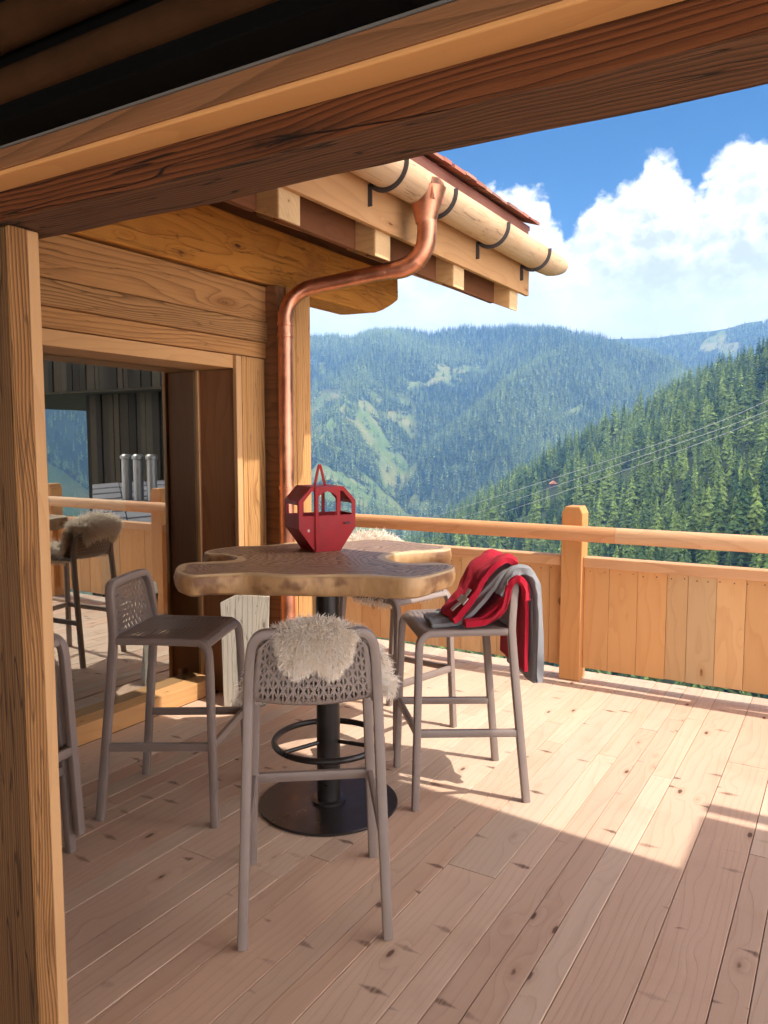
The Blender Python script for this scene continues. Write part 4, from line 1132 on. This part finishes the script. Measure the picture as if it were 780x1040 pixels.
def tree_mat(name, dark, lit, objrand):
    t = NT(name)
    geo = t.node('ShaderNodeNewGeometry')
    if objrand: rv = t.node('ShaderNodeObjectInfo').outputs['Random']
    else:
        rv = t.node('ShaderNodeAttribute', attribute_name='tone').outputs['Fac']
    c = t.mix(rv, dark, lit)
    isl = geo.outputs['Random Per Island']
    hs = t.node('ShaderNodeHueSaturation'); t.l.new(c, hs.inputs['Color']); t.l.new(t.ramp(isl, 0, 1, .6, 1.4), hs.inputs['Value'])
    t.l.new(hs.outputs[0], t.bsdf.inputs['Base Color'])
    t.bsdf.inputs['Roughness'].default_value = .85; t.bsdf.inputs['Specular IOR Level'].default_value = .15
    tl = t.node('ShaderNodeBsdfTranslucent'); t.l.new(hs.outputs[0], tl.inputs[0])
    mx = t.node('ShaderNodeMixShader'); mx.inputs[0].default_value = .3
    t.l.new(t.bsdf.outputs[0], mx.inputs[1]); t.l.new(tl.outputs[0], mx.inputs[2]); t.l.new(mx.outputs[0], t.out.inputs[0])
    return t.mat
M['tree'] = tree_mat('conifer_green', (.026, .060, .024), (.165, .235, .062), True)
M['trees'] = tree_mat('forest_green', (.026, .060, .024), (.165, .235, .062), False)
M['fartrees'] = tree_mat('far_forest_green', (.022, .052, .030), (.22, .29, .10), False)

# near slope: candidate spots on a jittered polar-ish grid
sp = 5.7
gx, gy = np.meshgrid(np.arange(-640, 330, sp), np.arange(-20, 760, sp))
px = (gx + rng.uniform(-.45, .45, gx.shape)*sp).ravel(); py = (gy + rng.uniform(-.45, .45, gx.shape)*sp).ravel()
pr_ = np.hypot(px, py); pa = np.degrees(np.arctan2(px, py))
k = (pr_ > 120) & (pr_ < 715) & (pa > -48) & (pa < 24)
k &= rng.random(len(px)) < .93
gapn = fbm(px/55+2, py/55, 3); k &= gapn > -.165
px, py, pr_ = px[k], py[k], pr_[k]
pz = ground(px, py)
k = pz > VAL + 8
px, py, pz, pr_ = px[k], py[k], pz[k], pr_[k]
# a clearing with a hut on the near slope
def gpos(u, v, r):
    """ground point in the direction of photo pixel u at distance r"""
    fwd = Vector((-SY, CY, 0))*CP - Vector((0, 0, 1))*SP; up = Vector((0, 0, 1))*CP + Vector((-SY, CY, 0))*SP; rt = Vector((CY, SY, 0))
    d = fwd + rt*((u-390)/785) + up*((520-v)/785); return Vector((0, 0, 1.58)) + d*r
hut_p = None
for r_ in range(250, 900, 2):
    q_ = gpos(562, 493, float(r_)); zg = float(ground(np.array([q_.x]), np.array([q_.y]))[0])
    if q_.z < zg + 1.5: hut_p = Vector((q_.x, q_.y, zg)); break
if hut_p is None: hut_p = gpos(562, 493, 560.0)
hd = Vector((hut_p.x, hut_p.y)).normalized()
along = (hut_p.x-px)*hd.x + (hut_p.y-py)*hd.y; across = np.abs((px-hut_p.x)*hd.y - (py-hut_p.y)*hd.x)
k = ~((across < 5.5) & (along > -7) & (along < 75))
px, py, pz, pr_ = px[k], py[k], pz[k], pr_[k]
ht_ = (7+14.5*rng.beta(1.6, 1.6, len(px)))*(1+.3*fbm(px/80, py/80, 2)*2)
tone = np.clip(.45 + 1.5*fbm(px/60+7, py/60, 3) + rng.normal(0, .34, len(px)), 0, 1)
u_, v_, w_ = project(px, py, pz+ht_)
size = np.where((w_ > 0) & (u_ > 395) & (u_ < 785) & (v_ < 575), 785*ht_/np.maximum(w_, 1), 0)
order = np.argsort(-size)
single = order[:300]; rest = order[300:]
variants = []
for s_ in range(8):
    V_, F_ = conifer(100+s_, 120, True, (.19, .155, .23, .17, .21, .14, .25, .2)[s_], s_ in (2, 6))
    me = np_mesh('conifer_tree', V_, F_, 3); me.materials.append(M['tree'])
    variants.append(me)
for n_, i in enumerate(single):
    o = bpy.data.objects.new('conifer_tree', variants[int(rng.integers(0, 8))]); COL.objects.link(o)
    h_ = float(ht_[i]); o.location = (float(px[i]), float(py[i]), float(pz[i])-.3)
    wv = float(rng.uniform(.85, 1.15))
    o.scale = (h_*wv, h_*wv, h_); o.rotation_euler = (0, 0, float(rng.uniform(0, 6.28)))
    tag(o, 'tall green conifer among its like on the steep near slope beyond the balustrade', 'tree', 'conifers on the near slope')
def forest(name, X, Y, Z, H, tone_, protos, mat, label):
    Vs = []; Fs = []; Ts = []; base = 0
    which = rng.integers(0, len(protos), len(X)); rot = rng.uniform(0, 6.28, len(X)); wd = rng.uniform(.7, 1.35, len(X))
    for p in range(len(protos)):
        idx = np.where(which == p)[0]; V_, F_ = protos[p]
        c, s = np.cos(rot[idx])[:, None], np.sin(rot[idx])[:, None]; h_ = H[idx][:, None]; w2 = h_*wd[idx][:, None]
        x_ = (V_[None, :, 0]*c - V_[None, :, 1]*s)*w2 + X[idx][:, None]
        y_ = (V_[None, :, 0]*s + V_[None, :, 1]*c)*w2 + Y[idx][:, None]
        z_ = V_[None, :, 2]*h_ + Z[idx][:, None]
        Vs.append(np.stack([x_, y_, z_], -1).reshape(-1, 3))
        Fs.append((F_[None] + (np.arange(len(idx))*len(V_))[:, None, None] + base).reshape(-1, 3))
        Ts.append(np.repeat(tone_[idx], len(V_))); base += len(idx)*len(V_)
    me = np_mesh(name, np.concatenate(Vs), np.concatenate(Fs), 3)
    a = me.attributes.new('tone', 'FLOAT', 'POINT'); a.data.foreach_set('value', np.concatenate(Ts).astype(np.float32))
    me.materials.append(mat)
    o = bpy.data.objects.new(name, me); COL.objects.link(o)
    tag(o, label, 'forest', kind='stuff'); return o
forest('near_forest', px[rest], py[rest], pz[rest]-.3, ht_[rest], tone[rest], [conifer(200+i, 80, False, (.19, .16, .23, .17, .21)[i], i == 2) for i in range(5)], M['trees'], 'dense conifer wood covering the near slope')
# far slope
nf = 105000
fa = np.radians(np.where(rng.random(nf) < .82, rng.uniform(-41, -3, nf), rng.uniform(38, 62, nf)))
fr2 = np.sqrt(rng.uniform(750**2, 2540**2, nf))
fx, fy = fr2*np.sin(fa), fr2*np.cos(fa); fz = ground(fx, fy)
mdw = meadow(fx, fy, fz)
k = (mdw < .4) | (rng.random(nf) < .08)
k &= fbm(fx/120+3, fy/120, 3) > -.27
fx, fy, fz = fx[k], fy[k], fz[k]
fh = rng.uniform(12, 23, len(fx)); ft = np.clip(.42 + 1.3*fbm(fx/180, fy/180, 3) + rng.normal(0, .34, len(fx)), 0, 1)
forest('far_forest', fx, fy, fz-1, fh, ft, [conifer(300+i, 22, False, (.22, .18, .26)[i]) for i in range(3)], M['fartrees'], 'far conifer forest on the hazy mountain side')

# ---- hut and power lines on the near slope
hut = empty('mountain_hut', hut_p, R(30)); tag(hut, 'tiny hut with a rust coloured roof among the conifers', 'hut')
q = MB(); q.box((-2.2, -1.8, -3), (2.2, 1.8, 2.2)); q.build('wall', M['joist'], hut)
q = MB(); q.prism([(-2.7, -2.3, 2.1), (2.7, -2.3, 2.1), (0, -2.3, 4.1)], (0, 4.4, 0)); q.build('roof', M['hutroof'], hut)
for i, (a, b, c_) in enumerate((((800, 398), (650, 457), (430, 528)), ((800, 409), (653, 463), (440, 536)), ((800, 413), (667, 466), (455, 540)))):
    P0, P1, P2 = gpos(*a, 170), gpos(*b, 250), gpos(*c_, 470)
    q = MB(); q.sweep(spline([gpos(a[0]+160, a[1]-75, 130), P0, P1, P2], 10), .055, n=6)
    tag(q.build('power_line', M['cable']), ['upper of the three thin power cables crossing the near forested slope', 'middle of the three thin power cables crossing the near forested slope', 'lowest of the three thin power cables crossing the near forested slope'][i], 'power line', 'power cables over the slope')

# ================================================================== HAZE
hz = MB(); hz.box((-2800, -700, float(GZ_.min())-1.5), (2800, 2790, float(GZ_.max())+32))
t = NT('valley_haze'); t.n.remove(t.bsdf)
vol = t.node('ShaderNodeVolumePrincipled'); vol.inputs['Color'].default_value = (.24, .50, 1.0, 1); vol.inputs['Density'].default_value = .000185; vol.inputs['Anisotropy'].default_value = .1
t.l.new(vol.outputs[0], t.out.inputs['Volume'])
ho = hz.build('haze', t.mat); tag(ho, 'thin blue valley haze', 'haze', kind='stuff')

# ================================================================== LIGHT, SKY, CAMERA
wd = bpy.data.worlds.new('World'); sc.world = wd; wd.use_nodes = True
nt = wd.node_tree; nt.nodes.clear()
class WT(NT):
    def __init__(s, tree): s.t = tree; s.n = tree.nodes; s.l = tree.links
w = WT(nt)
sky = w.node('ShaderNodeTexSky', sky_type='NISHITA'); sky.sun_disc = False
sky.sun_elevation = R(SUN_EL); sky.sun_rotation = R(90-SUN_DEV); sky.altitude = 1500; sky.air_density = 1.0; sky.dust_density = .3; sky.ozone_density = 1.6
geo = w.node('ShaderNodeTexCoord').outputs['Generated']
sp_ = w.node('ShaderNodeSeparateXYZ'); w.l.new(geo, sp_.inputs[0])
az = w.math('MULTIPLY', w.math('ARCTAN2', sp_.outputs[0], sp_.outputs[1]), 57.29578)
el = w.math('MULTIPLY', w.math('ARCSINE', sp_.outputs[2]), 57.29578)
# height of the cumulus bank over azimuth, raised out of view as added fill
fc = w.node('ShaderNodeFloatCurve')
cv = fc.mapping.curves[0]
pts = [(-180, 9), (-120, 56), (-70, 48), (-48, 16), (-36, 15), (-30, 16), (-23.5, 17.3), (-20.7, 17.4), (-19.3, 16.6), (-18.0, 14.6), (-16.8, 15.8), (-15, 17.0), (-13.9, 17.6), (-12.8, 18.8), (-10.9, 18.4), (-9.7, 16.9), (-8.6, 18.0), (-7.4, 19.4), (-5.0, 19.0), (4, 20), (20, 50), (60, 56), (140, 56), (180, 9)]
nx = lambda a: (a+180)/360
cv.points[0].location = (0, .5); cv.points[1].location = (1, .5)
for a, b in pts[1:-1]: cv.points.new(nx(a), b/60)
fc.mapping.update()
w.l.new(w.math('DIVIDE', w.math('ADD', az, 180.0), 360.0), fc.inputs['Value'])
T = w.math('MULTIPLY', fc.outputs[0], 60.0)
cvec = w.comb(az, w.math('MULTIPLY', el, 1.15), 3.7)
def vo(scale, smooth=.35):
    x = w.node('ShaderNodeTexVoronoi', feature='SMOOTH_F1', voronoi_dimensions='2D'); x.inputs['Scale'].default_value = scale; x.inputs['Smoothness'].default_value = smooth
    return x
dn = w.node('ShaderNodeTexNoise'); dn.inputs['Scale'].default_value = .8; dn.inputs['Detail'].default_value = 5; w.l.new(cvec, dn.inputs['Vector'])
dv = w.node('ShaderNodeVectorMath', operation='MULTIPLY_ADD'); w.l.new(dn.outputs['Color'], dv.inputs[0]); dv.inputs[1].default_value = (1.1, 1.1, 0); w.l.new(cvec, dv.inputs[2])
def billow(vec):
    s = None
    for sc_, am in ((.32, 1.0), (.75, .55), (1.7, .28)):
        x = vo(sc_); w.l.new(vec, x.inputs['Vector'])
        y = w.math('MULTIPLY', w.math('SUBTRACT', .55, x.outputs['Distance']), am)
        s = y if s is None else w.math('ADD', s, y)
    nz = w.noise(vec, 1.9, 6, .6)
    return w.math('ADD', s, w.math('MULTIPLY', w.math('SUBTRACT', nz, .5), .8))
B0 = billow(dv.outputs[0])
of = w.node('ShaderNodeVectorMath', operation='ADD'); w.l.new(dv.outputs[0], of.inputs[0]); of.inputs[1].default_value = (.45, .7, 0)
B1 = billow(of.outputs[0])
dens = w.math('ADD', w.math('SUBTRACT', T, el), w.math('MULTIPLY', B0, 1.7))
mask = w.ramp(dens, .25, 1.25)
shade = w.ramp(w.math('SUBTRACT', B0, B1), -.55, .55, 0.0, 1.0)          # billow flank towards the sun
depth = w.ramp(dens, 0.5, 9.0, 1.0, 0.0)                                 # tops bright, base greyer
soft = w.noise(cvec, .16, 4, .55)
lit = w.math('ADD', w.math('MULTIPLY', w.ramp(el, 12.5, 9.0), .16), w.math('ADD', w.math('MULTIPLY', w.math('MULTIPLY', w.math('SUBTRACT', shade, .5), w.ramp(el, 8.5, 15.5, .10, 1.0)), .55), w.math('ADD', w.math('MULTIPLY', depth, .38), w.math('MULTIPLY', soft, .40))))
ccol = w.mix(w.ramp(lit, .12, .62), (1.78, 1.78, 1.90), (2.9, 2.86, 2.82))
skyc = w.node('ShaderNodeHueSaturation'); w.l.new(sky.outputs[0], skyc.inputs['Color']); skyc.inputs['Saturation'].default_value = 1.45; skyc.inputs['Value'].default_value = .225
fill_gain = w.math('ADD', 1.0, w.math('MULTIPLY', w.math('MAXIMUM', w.ramp(az, 5., 40.), w.ramp(az, -55., -80.)), 4.4))  # clouds outside the view brightened as added fill light for the shade
ccol = w.mix(w.ramp(fill_gain, 1.0, 3.0), ccol, w.mix(1.0, ccol, (1.0, .90, .79), 'MULTIPLY'))  # that added fill is tinted warm
gv = w.node('ShaderNodeVectorMath', operation='SCALE'); w.l.new(ccol, gv.inputs[0]); w.l.new(fill_gain, gv.inputs['Scale']); ccol = gv.outputs[0]
final = w.mix(w.math('MULTIPLY', mask, .985), skyc.outputs[0], ccol)
bg = w.node('ShaderNodeBackground'); bg.inputs['Strength'].default_value = .15; w.l.new(final, bg.inputs[0])
ow = w.node('ShaderNodeOutputWorld'); w.l.new(bg.outputs[0], ow.inputs[0])

ld = bpy.data.lights.new('sun', 'SUN'); ld.energy = 2.0; ld.angle = R(.53); ld.color = (1.0, .92, .81)
lo = bpy.data.objects.new('sun', ld); COL.objects.link(lo)
sd = Vector((math.cos(R(SUN_EL))*math.cos(R(SUN_DEV)), math.cos(R(SUN_EL))*math.sin(R(SUN_DEV)), math.sin(R(SUN_EL))))
lo.rotation_euler = sd.to_track_quat('Z', 'Y').to_euler(); lo.location = sd*30

cd = bpy.data.cameras.new('camera'); cam = bpy.data.objects.new('camera', cd); COL.objects.link(cam)
cam.location = (0, 0, 1.58); cam.rotation_euler = (R(90-5.0957), 0, R(31.184))
cd.sensor_fit = 'VERTICAL'; cd.sensor_height = 36.0; cd.lens = 785/1040*36
cd.clip_start = .05; cd.clip_end = 30000
sc.camera = cam
sc.view_settings.view_transform = 'Standard'; sc.view_settings.look = 'None'; sc.view_settings.gamma = 1; sc.view_settings.exposure = 1.66
sc.view_settings.use_curve_mapping = False
cy = sc.cycles
cy.use_denoising = True
try: cy.denoiser = 'OPENIMAGEDENOISE'
except Exception: pass
cy.max_bounces = 8; cy.diffuse_bounces = 6; cy.glossy_bounces = 3; cy.transparent_max_bounces = 16; cy.volume_bounces = 1
cy.caustics_reflective = False; cy.caustics_refractive = False; cy.sample_clamp_indirect = 6
